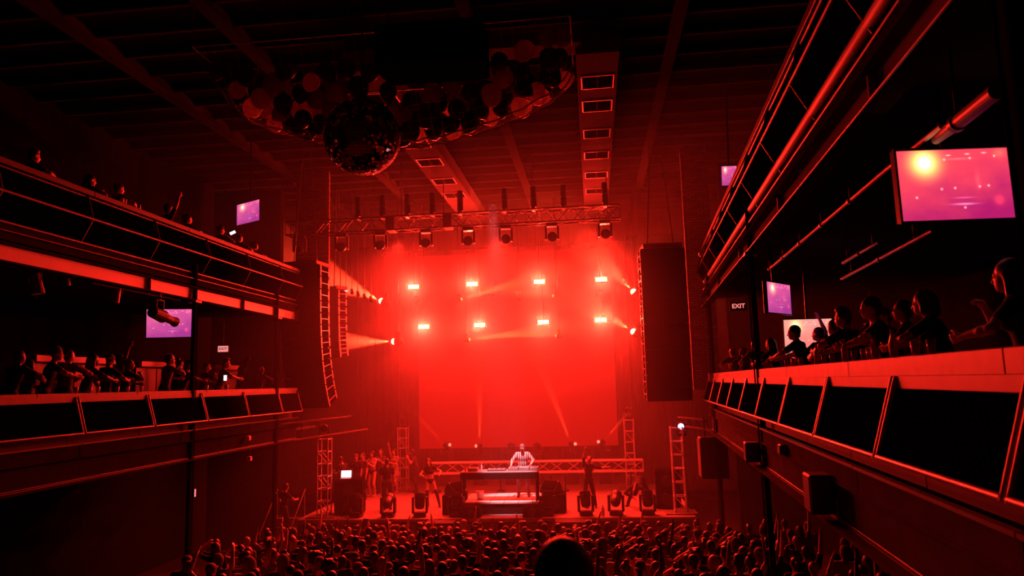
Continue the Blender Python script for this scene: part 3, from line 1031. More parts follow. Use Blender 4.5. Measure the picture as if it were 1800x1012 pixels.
    # kinked upper railing
    ur = root('upper_railing', 'kinked mesh railing of the %s upper balcony' % side, 'railing')
    for a, c in zip(posts[:-1], posts[1:]):
        if s > 0:
            bar('bottom_tube', (s * 0.08, a, 8.50), (s * 0.08, c, 8.50), 0.065, PALE, ur, 10)
        else:
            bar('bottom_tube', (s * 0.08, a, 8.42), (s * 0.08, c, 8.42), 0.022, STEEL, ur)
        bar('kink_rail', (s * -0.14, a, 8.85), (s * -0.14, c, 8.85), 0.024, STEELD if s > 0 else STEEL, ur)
        bar('top_rail', (s * 0.0, a, 9.28), (s * 0.0, c, 9.28), 0.024, STEELD, ur)
        q = [(s * 0.08, a + .03, 8.45), (s * 0.08, c - .03, 8.45), (s * -0.12, c - .03, 8.84), (s * -0.12, a + .03, 8.84)]
        uvquad('mesh_panel', PERF, ur, q, c - a, 0.45, 0.006)
        q = [(s * -0.12, a + .03, 8.86), (s * -0.12, c - .03, 8.86), (s * 0.015, c - .03, 9.26), (s * 0.015, a + .03, 9.26)]
        uvquad('mesh_panel', PERF, ur, q, c - a, 0.45, 0.006)
    for a in posts:
        bar('post', (s * 0.10, a, 8.40), (s * -0.14, a, 8.85), 0.024, STEELD, ur)
        bar('post', (s * -0.14, a, 8.85), (s * 0.0, a, 9.36), 0.024, STEELD, ur)
    uc = root('bar_counter', 'bar counter topping the kinked railing of the %s upper balcony' % side, 'counter')
    n = max(3, int(L / 3.1))
    for i in range(n):
        yy = Y0 + (i + 0.5) * L / n
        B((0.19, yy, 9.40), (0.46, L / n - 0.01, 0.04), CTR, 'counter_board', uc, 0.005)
        B((-0.03, yy, 9.37), (0.03, L / n - 0.01, 0.10), STEELD, 'front_board', uc, 0.005)
    # columns
    for k, yy in enumerate(cols):
        px_ = org[0] + s * 0.03 + (RSLOPE * yy if s > 0 else 0)
        t = thing('column', 'slender dark steel column of the %s balcony, %s from the stage' % (side, ['third', 'second', 'first'][k]), 'column', (px_, yy, 0), rz)
        MB().box((0, 0, 4.4), (0.085, 0.11, 8.8)).build('shaft', COLM, t, bevel=0.015)
        MB().box((0, 0, 0.02), (0.3, 0.3, 0.04)).build('base_plate', STEELD, t)
        bar('conduit', (-s * 0.07, 0.03, 0.2), (-s * 0.07, 0.03, 7.7), 0.012, COLM, t, 6)
        MB().box((0, 0, 7.72), (0.22, 0.26, 0.05)).build('cap_plate', STEELD, t)


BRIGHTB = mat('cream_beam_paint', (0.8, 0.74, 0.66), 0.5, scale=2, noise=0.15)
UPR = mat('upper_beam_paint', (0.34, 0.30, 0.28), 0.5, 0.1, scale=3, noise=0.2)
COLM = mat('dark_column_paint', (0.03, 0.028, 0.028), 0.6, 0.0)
LOWR = mat('lighter_beam_steel', (0.20, 0.18, 0.17), 0.5, 0.1, scale=3, noise=0.35)  # lighter copy of the beam colour, for better lit parts
LOWL = mat('dimmed_beam_steel', (0.06, 0.055, 0.055), 0.5, 0.1, scale=3, noise=0.35)  # darker copy of the beam colour, weaker light put into the tone
RPOSTS = [1.90 + 2.05 * i for i in range(11)]
LPOSTS = [5.95 + 2.1 * i for i in range(8)] + [22.1]
balcony(1, 1.2, 22.6, RPOSTS, (3.78, 12.85, 20.9), 'right', 4)
balcony(-1, 5.9, 22.15, LPOSTS, (8.2, 16.1, 20.6), 'left', 10)

# boxes on the lower beams
for (x, y, out, w, lab) in ((1440, 868, -0.12, 0.34, 'square black box speaker on the right mezzanine beam, bigger of the two'), (1322, 791, -0.12, 0.28, 'square black box speaker on the right mezzanine beam beyond the column')):
    p = atr(x, y, out)
    t = thing('box_speaker', lab, 'loudspeaker', (p.x, p.y, 4.13), RROT)
    MB().box((0, 0, w * 0.6), (0.26, w, w * 1.2)).build('enclosure', BLACK, t, bevel=0.02)
    MB().box((-0.02, -w / 2 - 0.008, w * 0.6), (0.20, 0.02, w * 1.05)).build('grille', BLACKM, t)
    MB().box((0.17, 0, w * 0.6), (0.10, 0.08, 0.1)).build('bracket', STEELD, t)
p = atr(1377, 802, -0.04)
t = thing('junction_box', 'small dark junction box on the right mezzanine beam between the two box speakers', 'junction box', (p.x, p.y, 4.50), RROT)
MB().box((0, 0, 0.07), (0.1, 0.2, 0.14)).build('body', BLACKM, t, bevel=0.01)
MB().box((-0.055, 0, 0.07), (0.012, 0.18, 0.12)).build('cover', STEELD, t)
for (x, y, lab) in ((436, 770, 'small pale junction box on the left mezzanine beam near the stage, upper'), (438, 806, 'small pale junction box under the left mezzanine beam near the stage')):
    p = atx(x, y, LX + 0.05)
    t = thing('junction_box', lab, 'junction box', (p.x, p.y, p.z - 0.06))
    MB().box((0, 0, 0.06), (0.1, 0.12, 0.12)).build('body', PALE, t, bevel=0.01)
    MB().box((0.055, 0, 0.06), (0.012, 0.10, 0.10)).build('cover', PAPER, t)
    if y > 800:
        bar('conduit', (0, 0, 0.1), (0, 0, 4.06 - p.z + 0.06), 0.012, STEELD, t, 6)

# back walls of the balconies, the bar tiers on the left
struct(MB().box((0, 12, 6.4), (0.2, 24, 4.0)).build('wall_mezzanine_left', WALLM, None, (-13.9, 0, 0)))
for (xa, xb, y, lab) in ((48, 197, 633, 'long raised back bar rail on the left mezzanine, longest of the three'), (236, 307, 641, 'raised back bar rail on the left mezzanine below the television'), (368, 418, 646, 'short raised back bar rail on the left mezzanine under the exit sign')):
    pa, pb = atx(xa, y, -11.6), atx(xb, y, -11.6)
    t = thing('back_bar', lab, 'counter', (-11.6, (pa.y + pb.y) / 2, 4.7))
    Lb = pb.y - pa.y
    zt = (pa.z + pb.z) / 2 - 4.7
    MB().box((0, 0, zt), (0.4, Lb, 0.14)).build('counter_board', WOOD, t, bevel=0.01)
    k = max(2, int(Lb / 1.3))
    for i in range(k):
        MB().box((0.02, -Lb / 2 + (i + 0.5) * Lb / k, zt / 2 - 0.04), (0.05, Lb / k - 0.03, zt - 0.08)).build('front_panel', STEELD, t, bevel=0.005)

# bright ends of the left railing near the curved array, cross gangway
t = thing('gangway', 'narrow lit steel gangway beam leading from the left mezzanine toward the stage truss tower', 'gangway', (-9.35, 22.6, 4.03))
bar('rail', (0, -1.8, 0.02), (0.9, 4.0, 0.02), 0.035, LOWR, t)
bar('rail', (0, -1.8, 0.55), (0.6, 3.0, 0.55), 0.03, LOWR, t)
MB().box((-0.25, -0.2, 0.3), (0.35, 3.2, 0.05)).build('deck_plate', STEELD, t)
for yy in (-1.6, 0.0, 1.6):
    bar('post', (0, yy, 0.02), (0, yy, 0.55), 0.02, LOWR, t)
t = thing('gangway', 'narrow lit steel gangway beam leading from the right mezzanine to the blue lit tower', 'gangway', (3.3, 22.6, 4.35))
bar('rail', (0, -0.3, 0.0), (-0.62, 1.7, 0.0), 0.035, LOWR, t)
bar('rail', (0.15, -0.3, -0.3), (-0.4, 1.7, -0.3), 0.035, LOWR, t)
for k in range(3):
    bar('strut', (0 - 0.2 * k, 0.2 + 0.6 * k, 0), (0.15 - 0.2 * k, 0.2 + 0.6 * k, -0.3), 0.018, LOWR, t)
p = atr(1262, 830, -0.2)
t = thing('hanging_speaker', 'dark cabinet with a lit side edge hanging below the far end of the right mezzanine', 'loudspeaker', (3.3, 21.6, 2.75))
MB().box((0, 0, 0.6), (0.75, 0.6, 1.15)).build('enclosure', BLACK, t, bevel=0.03)
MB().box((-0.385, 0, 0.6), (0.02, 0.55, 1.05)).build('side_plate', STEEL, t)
for sx in (-1, 1):
    bar('hanger', (sx * 0.2, 0, 1.17), (sx * 0.2, 0, 1.72), 0.02, STEELD, t)

# pipes and fixtures under the right upper floor
p0, p1 = atr(1560, 297, 0.5), atr(1352, 473, 0.5)
t = thing('conduit', 'long red lit conduit with couplings running under the right upper balcony', 'pipe', p1)
n = 5
for i in range(n):
    a = p0 + (p1 - p0) * (i / n) - p1
    c = p0 + (p1 - p0) * ((i + 0.96) / n) - p1
    bar('pipe_length', a, c, 0.022, PALE, t)
    bar('coupling', c + (a - c) * 0.02, c + (p1 - p0) * 0.008, 0.036, STEEL, t)
    bar('hanger', c, (c.x, c.y, 8.0 - p1.z), 0.01, STEELD, t, 6)
p2 = atr(1655, 222, 0.5)
bar('pipe_length', p0 - p1, p2 - p1, 0.022, PALE, t)
for (xa, ya, xb, yb, out, lab) in ((1545, 425, 1482, 462, 1.6, 'short dim conduit under the right upper balcony behind the big television'), (1640, 405, 1480, 490, 1.9, 'long dim conduit under the right upper balcony beyond the short one')):
    a, c = atr(xa, ya, out), atr(xb, yb, out)
    t = thing('conduit', lab, 'pipe', c)
    m_ = (a - c) * 0.5
    bar('pipe_length', (0, 0, 0), m_ * 0.99, 0.03, STEEL, t)
    bar('pipe_length', m_, a - c, 0.03, STEEL, t)
    bar('coupling', m_ * 0.97, m_ * 1.03, 0.045, STEEL, t)
    for k in (0.15, 0.85):
        q_ = (a - c) * k
        bar('hanger', q_, (q_.x, q_.y, 8.02 - c.z), 0.01, STEELD, t, 6)
a, c = atr(1752, 160, 0.45), atr(1645, 246, 0.45)
t = thing('track_spotlight', 'long cylindrical spotlight with a glinting nose under the right upper balcony above the big television', 'stage light', a)
d = (c - a)
mb = MB().cyl((0, 0, 0), tuple(d * 0.58), 0.055, 0.055, 18)
mb.build('lamp_body', STEEL, t, smooth=False)
MB().cyl(tuple(d * 0.58), tuple(d * 0.64), 0.066, 0.066, 18).build('collar', BLACKM, t)
MB().cyl(tuple(d * 0.64), tuple(d * 1.0), 0.05, 0.035, 18).build('nose', PALE, t)
bar('bracket', d * 0.6, (d.x * 0.6, d.y * 0.6, 8.02 - a.z), 0.012, BLACKM, t)

# lamps hung under the left upper beam
for (x, y, aim, lab, big) in ((60, 508, (0.2, 0.1, -1), 'par can lamp hanging under the left upper beam, nearest the picture edge', 1.0), (205, 528, (-0.25, 0.1, -1), 'par can lamp hanging tilted under the left upper beam', 0.85),
                              (112, 500, (0, 0.2, -1), 'dark par can lamp between the two lit par cans under the left upper beam', 0.8)):
    p = atx(x, y, LX - 0.25)
    t = thing('par_can', lab, 'stage light', (p.x, p.y, p.z + 0.22))
    A = Vector(aim).normalized()
    b = -A * 0.05
    MB().cyl(tuple(b), tuple(b + A * 0.36 * big), 0.085 * big, 0.105 * big, 16).build('lamp_can', STEEL if big != 0.8 else BLACKM, t)
    MB().cyl(tuple(b - A * 0.10), tuple(b), 0.05, 0.085 * big, 14).build('rear_cap', BLACKM, t)
    for sx in (-1, 1):
        bar('yoke', (sx * 0.12, 0, -0.1), (sx * 0.12, 0, 0.12), 0.009, BLACKM, t, 6)
    bar('yoke', (-0.12, 0, 0.12), (0.12, 0, 0.12), 0.009, BLACKM, t, 6)
    bar('hook', (0, 0, 0.12), (0, 0, 7.99 - p.z - 0.22), 0.012, BLACKM, t, 6)
p = atx(268, 548, LX + 0.1)
e = atx(308, 566, LX + 0.1)
t = thing('profile_spotlight', 'black profile spotlight hanging in front of the left mezzanine television', 'stage light', p)
d = e - p
MB().cyl((0, 0, 0), tuple(d * 0.45), 0.12, 0.14, 16).build('lamp_house', BLACK, t)
MB().cyl(tuple(d * 0.45), tuple(d * 0.8), 0.09, 0.085, 16).build('lens_tube', BLACK, t)
MB().cyl(tuple(d * 0.8), tuple(d), 0.085, 0.11, 16).build('lens_hood', BLACK, t)
for dy in (0.0, 0.25):
    bar('yoke', d * 0.3 + Vector((0, dy - 0.12, 0)), d * 0.3 + Vector((0, dy - 0.12, 0.32)), 0.014, BLACK, t, 6)
bar('yoke', d * 0.3 + Vector((0, -0.12, 0.32)), d * 0.3 + Vector((0, 0.13, 0.32)), 0.014, BLACK, t, 6)
bar('hook', d * 0.3 + Vector((0, 0, 0.32)), (d.x * 0.3, d.y * 0.3, 7.74 - p.z), 0.016, BLACK, t, 6)
bar('lighting_pipe', (-0.3, -1.5, 7.74 - p.z), (-0.3, 1.5, 7.74 - p.z), 0.03, STEELD, t)


# ------------------------------------------------------------------ televisions and exit signs
def tv(tl, bl_, br, trr, m, label, hang=1.0):
    """a flat television on its four screen corners: the screen as a rectangle at their mean plane"""
    tl, bl_, br, trr = map(Vector, (tl, bl_, br, trr))
    c = (tl + bl_ + br + trr) / 4
    X = ((br - bl_) + (trr - tl)).normalized()
    Z = ((tl - bl_) + (trr - br))
    Z = (Z - X * Z.dot(X)).normalized()
    w = ((br - bl_).length + (trr - tl).length) / 2
    h = ((tl - bl_).length + (trr - br).length) / 2
    Yb = Z.cross(X)
    t = thing('television', label, 'television', c)
    t.rotation_mode = 'QUATERNION'
    t.rotation_quaternion = Matrix((X, Yb, Z)).transposed().to_quaternion()
    me = bpy.data.meshes.new('screen')
    me.from_pydata([(-w / 2, 0, -h / 2), (w / 2, 0, -h / 2), (w / 2, 0, h / 2), (-w / 2, 0, h / 2)], [], [(0, 1, 2, 3)])
    uv = me.uv_layers.new(name='UVMap')
    for i, co in enumerate(((0, 0), (1, 0), (1, 1), (0, 1))):
        uv.data[i].uv = co
    me.materials.append(m)
    put('screen', me, t)
    MB().box((0, 0.035, 0), (w + 0.03, 0.06, h + 0.03)).build('casing', BLACKM, t, bevel=0.006)
    for (cx, cz, sx, sz) in ((0, h / 2 + 0.01, w + 0.04, 0.02), (0, -h / 2 - 0.01, w + 0.04, 0.02), (-w / 2 - 0.01, 0, 0.02, h), (w / 2 + 0.01, 0, 0.02, h)):
        MB().box((cx, 0, cz), (sx, 0.03, sz)).build('bezel', PLASTIC, t)
    bar('mount_pole', (0, 0.1, h * 0.2), (0, 0.1, hang - c.z), 0.025, BLACKM, t)
    MB().box((0, 0.08, 0), (0.3, 0.04, 0.3)).build('mount_plate', BLACKM, t)
    return t


def tvq(px4, Yl, Yr, m, label, hang):
    (a, b, c, d) = px4
    Yr = Yl * pixel_ray(*a).z / pixel_ray(*a).y / (pixel_ray(*d).z / pixel_ray(*d).y)
    return tv(at(*a, Yl), at(*b, Yl), at(*c, Yr), at(*d, Yr), m, label, hang)


tvq(((1573, 266), (1587, 390), (1784, 382), (1770, 260)), 6.2, 5.75, TVBIG, 'big television with a pink concert feed hanging at the edge of the right mezzanine', 8.0)
tvq(((1346, 494), (1350, 549), (1391, 552), (1389, 502)), 13.2, 14.2, TVSMALL, 'television with a magenta feed hanging beyond the column on the right mezzanine', 8.0)
tvq(((1377, 563), (1381, 628), (1464, 628), (1464, 559)), 15.6, 15.0, TVHOT, 'overbright pink television low behind the man in profile on the right mezzanine', 8.0)
tvq(((1267, 293), (1270, 326), (1296, 326), (1294, 291)), 19.0, 19.0, TVSMALL, 'small pale television beyond the right upper railing', CZ)
tvq(((416, 361), (417, 396), (457, 387), (456, 350)), 20.6, 19.6, TVSMALL, 'television with a magenta feed high on the left over the upper balcony', CZ)
tvq(((257, 543), (258, 594), (337, 591), (337, 544)), 17.0, 17.0, TVSMALL, 'television with a magenta feed on the left mezzanine behind the black profile spotlight', 8.0)

EXITR = mat('lit_exit_letter', (1, 1, 1), noise=0, emit=(1.0, 0.22, 0.20), es=1.3)
EXITW = mat('lit_exit_face', (1, 1, 1), noise=0, emit=(1.0, 0.30, 0.28), es=1.0)


def exit_sign(p, yaw, label, face, letters, w=0.36, h=0.22):
    t = thing('exit_sign', label, 'exit sign', p, yaw)
    MB().box((0, 0.03, 0), (w + 0.03, 0.05, h + 0.03)).build('housing', BLACKM, t, bevel=0.006)
    MB().box((0, 0.0, 0), (w, 0.012, h)).build('face', face, t)
    cu = bpy.data.curves.new('lettering', 'FONT')
    cu.body = 'EXIT'
    cu.size = w * 0.40
    cu.align_x = 'CENTER'
    cu.align_y = 'CENTER'
    cu.extrude = 0.004
    cu.offset = 0.002
    cu.materials.append(letters)
    tmp = bpy.data.objects.new('lettering', cu)
    COL.objects.link(tmp)
    bpy.context.view_layer.update()
    lm = bpy.data.meshes.new_from_object(tmp.evaluated_get(bpy.context.evaluated_depsgraph_get()))
    bpy.data.objects.remove(tmp)
    put('lettering', lm, t, (0, -0.012, 0), (PI / 2, 0, 0))
    bar('hanger', (0, 0.03, h / 2), (0, 0.03, 8.0 - t.location.z), 0.012, BLACKM, t, 6)


exit_sign(at(392, 613, 19.5), R(20), 'lit exit sign with a glowing face hanging under the left upper balcony', EXITW, mat('exit_letter_red', (0.10, 0.003, 0.003), 0.5, noise=0), 0.27, 0.165)
exit_sign(at(1298, 538, 19.0), R(-4), 'lit exit sign with glowing letters hanging under the right upper balcony', BLACK, EXITR, 0.40, 0.21)

# ------------------------------------------------------------------ mirror ball
pb = at(637, 241, 10.7)
BR = 0.605
mbll = thing('mirror_ball', 'large mirror ball hanging below the balloon net', 'mirror ball', pb)
MB().lathe([(BR * math.sin(PI * k / 24) * 0.985 + 0.001, -BR * math.cos(PI * k / 24) * 0.985) for k in range(25)], 48).build('core', BLACK, mbll, smooth=True)
me = bpy.data.meshes.new('mirror_tiles')
V, Fc = [], []
rows = 38
for i in range(rows):
    t0, t1 = PI * i / rows + 0.004, PI * (i + 1) / rows - 0.004
    tm = (t0 + t1) / 2
    n = max(4, int(2 * PI * math.sin(tm) / (PI / rows)))
    for j in range(n):
        p0, p1 = 2 * PI * j / n + 0.004 / max(0.05, math.sin(tm)), 2 * PI * (j + 1) / n - 0.004 / max(0.05, math.sin(tm))
        q = [Vector((math.sin(t) * math.cos(p), math.sin(t) * math.sin(p), -math.cos(t))) * BR for t, p in ((t0, p0), (t1, p0), (t1, p1), (t0, p1))]
        c = sum(q, Vector()) / 4
        ax = Vector((random.gauss(0, 1), random.gauss(0, 1), random.gauss(0, 1))).normalized()
        rt_ = Matrix.Rotation(random.gauss(0, 0.05), 3, ax)
        k = len(V)
        V += [tuple(c + rt_ @ (p - c)) for p in q]
        Fc.append((k, k + 1, k + 2, k + 3))
me.from_pydata(V, [], Fc)
MIRR = mat('mirror_glass', (0.75, 0.75, 0.78), 0.03, 1.0, noise=0)
me.materials.append(MIRR)
stuff(put('mirror_tiles', me, mbll))
MB().cyl((0, 0, BR - 0.02), (0, 0, BR + 0.12), 0.1, 0.06, 14).build('motor', BLACKM, mbll)
bar('hanging_rod', (0, 0, BR + 0.1), (0, 0, CZ - pb.z), 0.015, STEELD, mbll)
for a in (-1, 1):
    bar('safety_wire', (a * 0.06, 0, BR + 0.05), (a * 0.5, 0.2, CZ - pb.z), 0.005, STEELD, mbll, 6)

# ------------------------------------------------------------------ balloon drop net
NY0, NY1 = 12.0, 14.6
NXA, NXB = -7.15, -0.15


def net_bottom(u):
    """height of the net's belly along its length, u from 0 to 1"""
    return 11.55 - 1.35 * (math.sin(PI * min(max(u, 0.0), 1.0)) ** 0.55) + 0.06 * abs(math.sin(u * 44))


NZT = 11.95
net = thing('balloon_net', 'long sagging ceiling net full of balloons hung across the hall above the mirror ball', 'net', ((NXA + NXB) / 2, 13.3, NZT))
o0 = Vector(((NXA + NXB) / 2, 13.3, NZT))


def netp(u, v):
    x = NXA + (NXB - NXA) * u
    y = NY0 + (NY1 - NY0) * v
    zb = net_bottom(u)
    s_ = abs(2 * v - 1) ** 2.2
    return Vector((x, y, zb + (NZT - zb) * s_)) - o0


mb = MB()
nu, nv = 34, 14
for i in range(nu + 1):
    for j in range(nv):
        mb.cyl(netp(i / nu, j / nv), netp(i / nu, (j + 1) / nv), 0.004, 0.004, 3)
for j in range(1, nv):
    for i in range(nu):
        mb.cyl(netp(i / nu, j / nv), netp((i + 1) / nu, j / nv), 0.004, 0.004, 3)
stuff(mb.build('netting', NETM, net))
for v in (0, 1):
    for i in range(12):
        a, c = netp(i / 12, v), netp((i + 1) / 12, v)
        bar('edge_rope', a, c, 0.014, NETM, net, 6)
        if i % 3 == 0:
            bar('support_line', a, (a.x, a.y, CZ - NZT), 0.006, STEELD, net, 4)
for v in (0.42, 0.56, 0.7, 0.82):
    for i in range(44):
        bar('belly_rope', netp(i / 44, v) + Vector((0, 0, -0.01)), netp((i + 1) / 44, v) + Vector((0, 0, -0.01)), 0.016, NETM, net, 5)
for u in (0, 1):
    bar('end_rope', netp(u, 0), netp(u, 1), 0.014, NETM, net, 6)

# balloons, packed in the belly of the net
bprof = [(0.003, -1.22), (0.07, -1.17), (0.03, -1.12), (0.12, -1.04), (0.42, -0.88), (0.72, -0.62), (0.93, -0.25), (1.0, 0.1), (0.96, 0.42), (0.8, 0.7), (0.52, 0.9), (0.22, 0.985), (0.004, 1.0)]
balm = {}
for m in (BALD, BALR, BALP):
    balm[m.name] = MB().lathe(bprof, 14).mesh('balloon', m, smooth=True)
placed = []
tries = 0
while len(placed) < 150 and tries < 9000:
    tries += 1
    r = random.uniform(0.16, 0.205)
    u = random.uniform(0.02, 0.98)
    v = random.uniform(0.12, 0.88)
    q = netp(u, v) + o0
    z = q.z + r * 1.12 + random.choice((0.0, 0.0, 0.28, 0.5)) * random.random() * (1 - abs(2 * v - 1))
    if z + r > NZT + 0.18:
        continue
    c = Vector((q.x, q.y, z))
    if all((c - d_).length > (r + e_) * 0.93 for d_, e_ in placed):
        placed.append((c, r))
for k, (c, r) in enumerate(placed):
    w_ = random.random()
    u = (c.x - NXA) / (NXB - NXA)
    if (u > 0.82 and c.z < net_bottom(u) + 0.45 and c.y > 13.1) or (0.58 < u < 0.66 and c.z > net_bottom(u) + 0.8):
        w_ = 0.99
    m, tone = (BALD, 'dark') if w_ < 0.58 else ((BALR, 'mid toned') if w_ < 0.86 else (BALP, 'pale'))
    zone = "at the net's left end" if u < 0.2 else 'left of the mirror ball' if u < 0.42 else 'just right of the mirror ball' if u < 0.6 else "along the net's lit half" if u < 0.8 else "at the net's right end"
    hgt = 'low' if c.z < net_bottom(u) + 0.42 else 'high'
    row = 'front' if c.y < 12.9 else 'rear' if c.y > 13.7 else 'middle'
    size = 'big' if r > 0.182 else 'small'
    lab = '%s %s balloon, %s in the %s row, %s' % (size, tone, hgt, row, zone)
    o = put('balloon', balm[m.name], None, c, (random.uniform(-0.8, 0.8), random.uniform(-0.8, 0.8), random.uniform(0, 6)), (r, r, r * 1.1))
    tag(o, lab, 'balloon', 'balloons in the ceiling net')
# dark box hung under the ceiling in front of the net
p = at(752, 108, 11.3)
t = thing('ceiling_unit', 'big dark box hung from the ceiling above the mirror ball and the net', 'air handler', (p.x, 11.75, p.z))
MB().box((0, 0, 0.37), (1.85, 0.9, 0.74)).build('casing', WALLM, t, bevel=0.03)
for sx in (-1, 1):
    bar('hanger_rod', (sx * 0.8, 0, 0.74), (sx * 0.8, 0, CZ - p.z), 0.012, STEELD, t, 6)
MB().box((0, -0.46, 0.37), (1.5, 0.03, 0.5)).build('intake_grille', WALLM, t)
MB().box((-1.1, 14.95, 12.9), (2.3, 0.6, 0.3)).build('girder', DUCTM, ceil)


# ------------------------------------------------------------------ people: one continuous surface grown around a posed skeleton
def rot3(ax, deg):
    return np.array(Matrix.Rotation(R(deg), 3, ax))


class Fig:
    """distance-field limbs (round cones and ellipsoids), blended and meshed as one surface"""

    def __init__(s):
        s.p = []

    def cone(s, a, b, ra, rb, tagi, k=0.02):
        s.p.append(('c', np.asarray(a, float), np.asarray(b, float), ra, rb, tagi, k))

    def ell(s, c, r, tagi, k=0.02, M=None):
        s.p.append(('e', np.asarray(c, float), np.asarray(r, float), M if M is not None else np.eye(3), 0, tagi, k))

    def mesh(s, name, h, mats):
        lo = np.full(3, 1e9)
        hi = -lo
        for p in s.p:
            if p[0] == 'c':
                m = max(p[3], p[4])
                lo = np.minimum(lo, np.minimum(p[1], p[2]) - m)
                hi = np.maximum(hi, np.maximum(p[1], p[2]) + m)
            else:
                m = p[2].max()
                lo = np.minimum(lo, p[1] - m)
                hi = np.maximum(hi, p[1] + m)
        lo -= 3 * h
        hi += 3 * h
        n = np.ceil((hi - lo) / h).astype(int) + 1
        D = np.full(n, 1.0, np.float32)
        B = np.full(n, 9.0, np.float32)
        T = np.zeros(n, np.int8)
        ax = [lo[i] + h * np.arange(n[i]) for i in range(3)]
        for p in s.p:
            if p[0] == 'c':
                m = max(p[3], p[4])
                a0, b0 = np.minimum(p[1], p[2]) - m, np.maximum(p[1], p[2]) + m
            else:
                m = p[2].max()
                a0, b0 = p[1] - m, p[1] + m
            pad = 2.5 * h + p[6]
            i0 = np.maximum(((a0 - pad - lo) / h).astype(int), 0)
            i1 = np.minimum(((b0 + pad - lo) / h).astype(int) + 2, n)
            sl = tuple(slice(i0[i], i1[i]) for i in range(3))
            X, Y, Z = np.meshgrid(*[ax[i][sl[i]] for i in range(3)], indexing='ij')
            Q = np.stack((X, Y, Z), -1)
            if p[0] == 'c':
                ab = p[2] - p[1]
                t = np.clip(((Q - p[1]) @ ab) / max(ab @ ab, 1e-9), 0, 1)
                d = np.linalg.norm(Q - p[1] - t[..., None] * ab, axis=-1) - (p[3] + t * (p[4] - p[3]))
            else:
                q = (Q - p[1]) @ p[3]
                k0 = np.linalg.norm(q / p[2], axis=-1)
                k1 = np.linalg.norm(q / p[2] ** 2, axis=-1) + 1e-9
                d = k0 * (k0 - 1.0) / k1
            o = D[sl]
            k = p[6]
            hh = np.clip(0.5 + 0.5 * (o - d) / k, 0, 1)
            D[sl] = o + (d - o) * hh - k * hh * (1 - hh)
            bb = B[sl]
            nearer = d < bb
            T[sl][nearer] = p[5]
            bb[nearer] = d[nearer]
        I = D < 0
        cs = np.zeros(tuple(n - 1), np.int8)
        for dx in (0, 1):
            for dy in (0, 1):
                for dz in (0, 1):
                    cs += I[dx:n[0] - 1 + dx, dy:n[1] - 1 + dy, dz:n[2] - 1 + dz]
        act = np.argwhere((cs > 0) & (cs < 8))
        idx = np.full(tuple(n - 1), -1, np.int32)
        idx[tuple(act.T)] = np.arange(len(act))
        acc = np.zeros((len(act), 3))
        cnt = np.zeros(len(act))
        offs = [np.array(o) for o in ((0, 0, 0), (1, 0, 0), (0, 1, 0), (0, 0, 1), (1, 1, 0), (1, 0, 1), (0, 1, 1), (1, 1, 1))]
        for i in range(8):
            for j in range(i + 1, 8):
                if np.abs(offs[i] - offs[j]).sum() != 1:
                    continue
                va = D[tuple((act + offs[i]).T)]
                vb = D[tuple((act + offs[j]).T)]
                c = (va < 0) != (vb < 0)
                t = np.where(c, va / np.where(c, va - vb, 1), 0)
                acc += np.where(c[:, None], act + offs[i] + t[:, None] * (offs[j] - offs[i]), 0)
                cnt += c
        V = lo + h * acc / cnt[:, None]
        quads, tg = [], []
        for a in range(3):
            b, c = (a + 1) % 3, (a + 2) % 3
            s0 = [slice(None)] * 3
            s1 = [slice(None)] * 3
            s0[a], s1[a] = slice(0, -1), slice(1, None)
            A0, A1 = I[tuple(s0)], I[tuple(s1)]
            for flip in (False, True):
                e = np.argwhere((A0 & ~A1) if not flip else (~A0 & A1))
                if not len(e):
                    continue
                ub, uc = np.zeros(3, int), np.zeros(3, int)
                ub[b], uc[c] = 1, 1
                q = np.stack([idx[tuple(x.T)] for x in (e, e - ub, e - ub - uc, e - uc)], 1)
                ins = e.copy()
                if flip:
                    ins[:, a] += 1
                    q = q[:, ::-1]
                quads.append(q)
                tg.append(T[tuple(ins.T)])
        quads = np.concatenate(quads)
        tg = np.concatenate(tg)
        me = bpy.data.meshes.new(name)
        me.vertices.add(len(V))
        me.vertices.foreach_set('co', V.astype(np.float32).ravel())
        me.loops.add(quads.size)
        me.loops.foreach_set('vertex_index', quads.astype(np.int32).ravel())
        me.polygons.add(len(quads))
        me.polygons.foreach_set('loop_start', np.arange(0, quads.size, 4, dtype=np.int32))
        for m in mats:
            me.materials.append(m)
        me.polygons.foreach_set('material_index', np.clip(tg, 0, len(mats) - 1).astype(np.int32))
        me.polygons.foreach_set('use_smooth', np.ones(len(quads), bool))
        me.update(calc_edges=True)
        me.validate()
        return me


SKIN, SHIRT, PANTS, SHOES, DARK, LIP = range(6)


def unit(v):
    v = np.asarray(v, float)
    return v / (np.linalg.norm(v) + 1e-9)


def ik(a, b, la, lb, pole):
    a, b = np.asarray(a, float), np.asarray(b, float)
    d = b - a
    L = np.linalg.norm(d)
    if L > (la + lb) * 0.995:
        b = a + d / L * (la + lb) * 0.995
        d = b - a
        L = np.linalg.norm(d)
    x = (la * la - lb * lb + L * L) / (2 * L)
    hgt = math.sqrt(max(la * la - x * x, 0))
    u = d / L
    p = np.asarray(pole, float)
    p = unit(p - u * (p @ u))
    return a + u * x + p * hgt, b


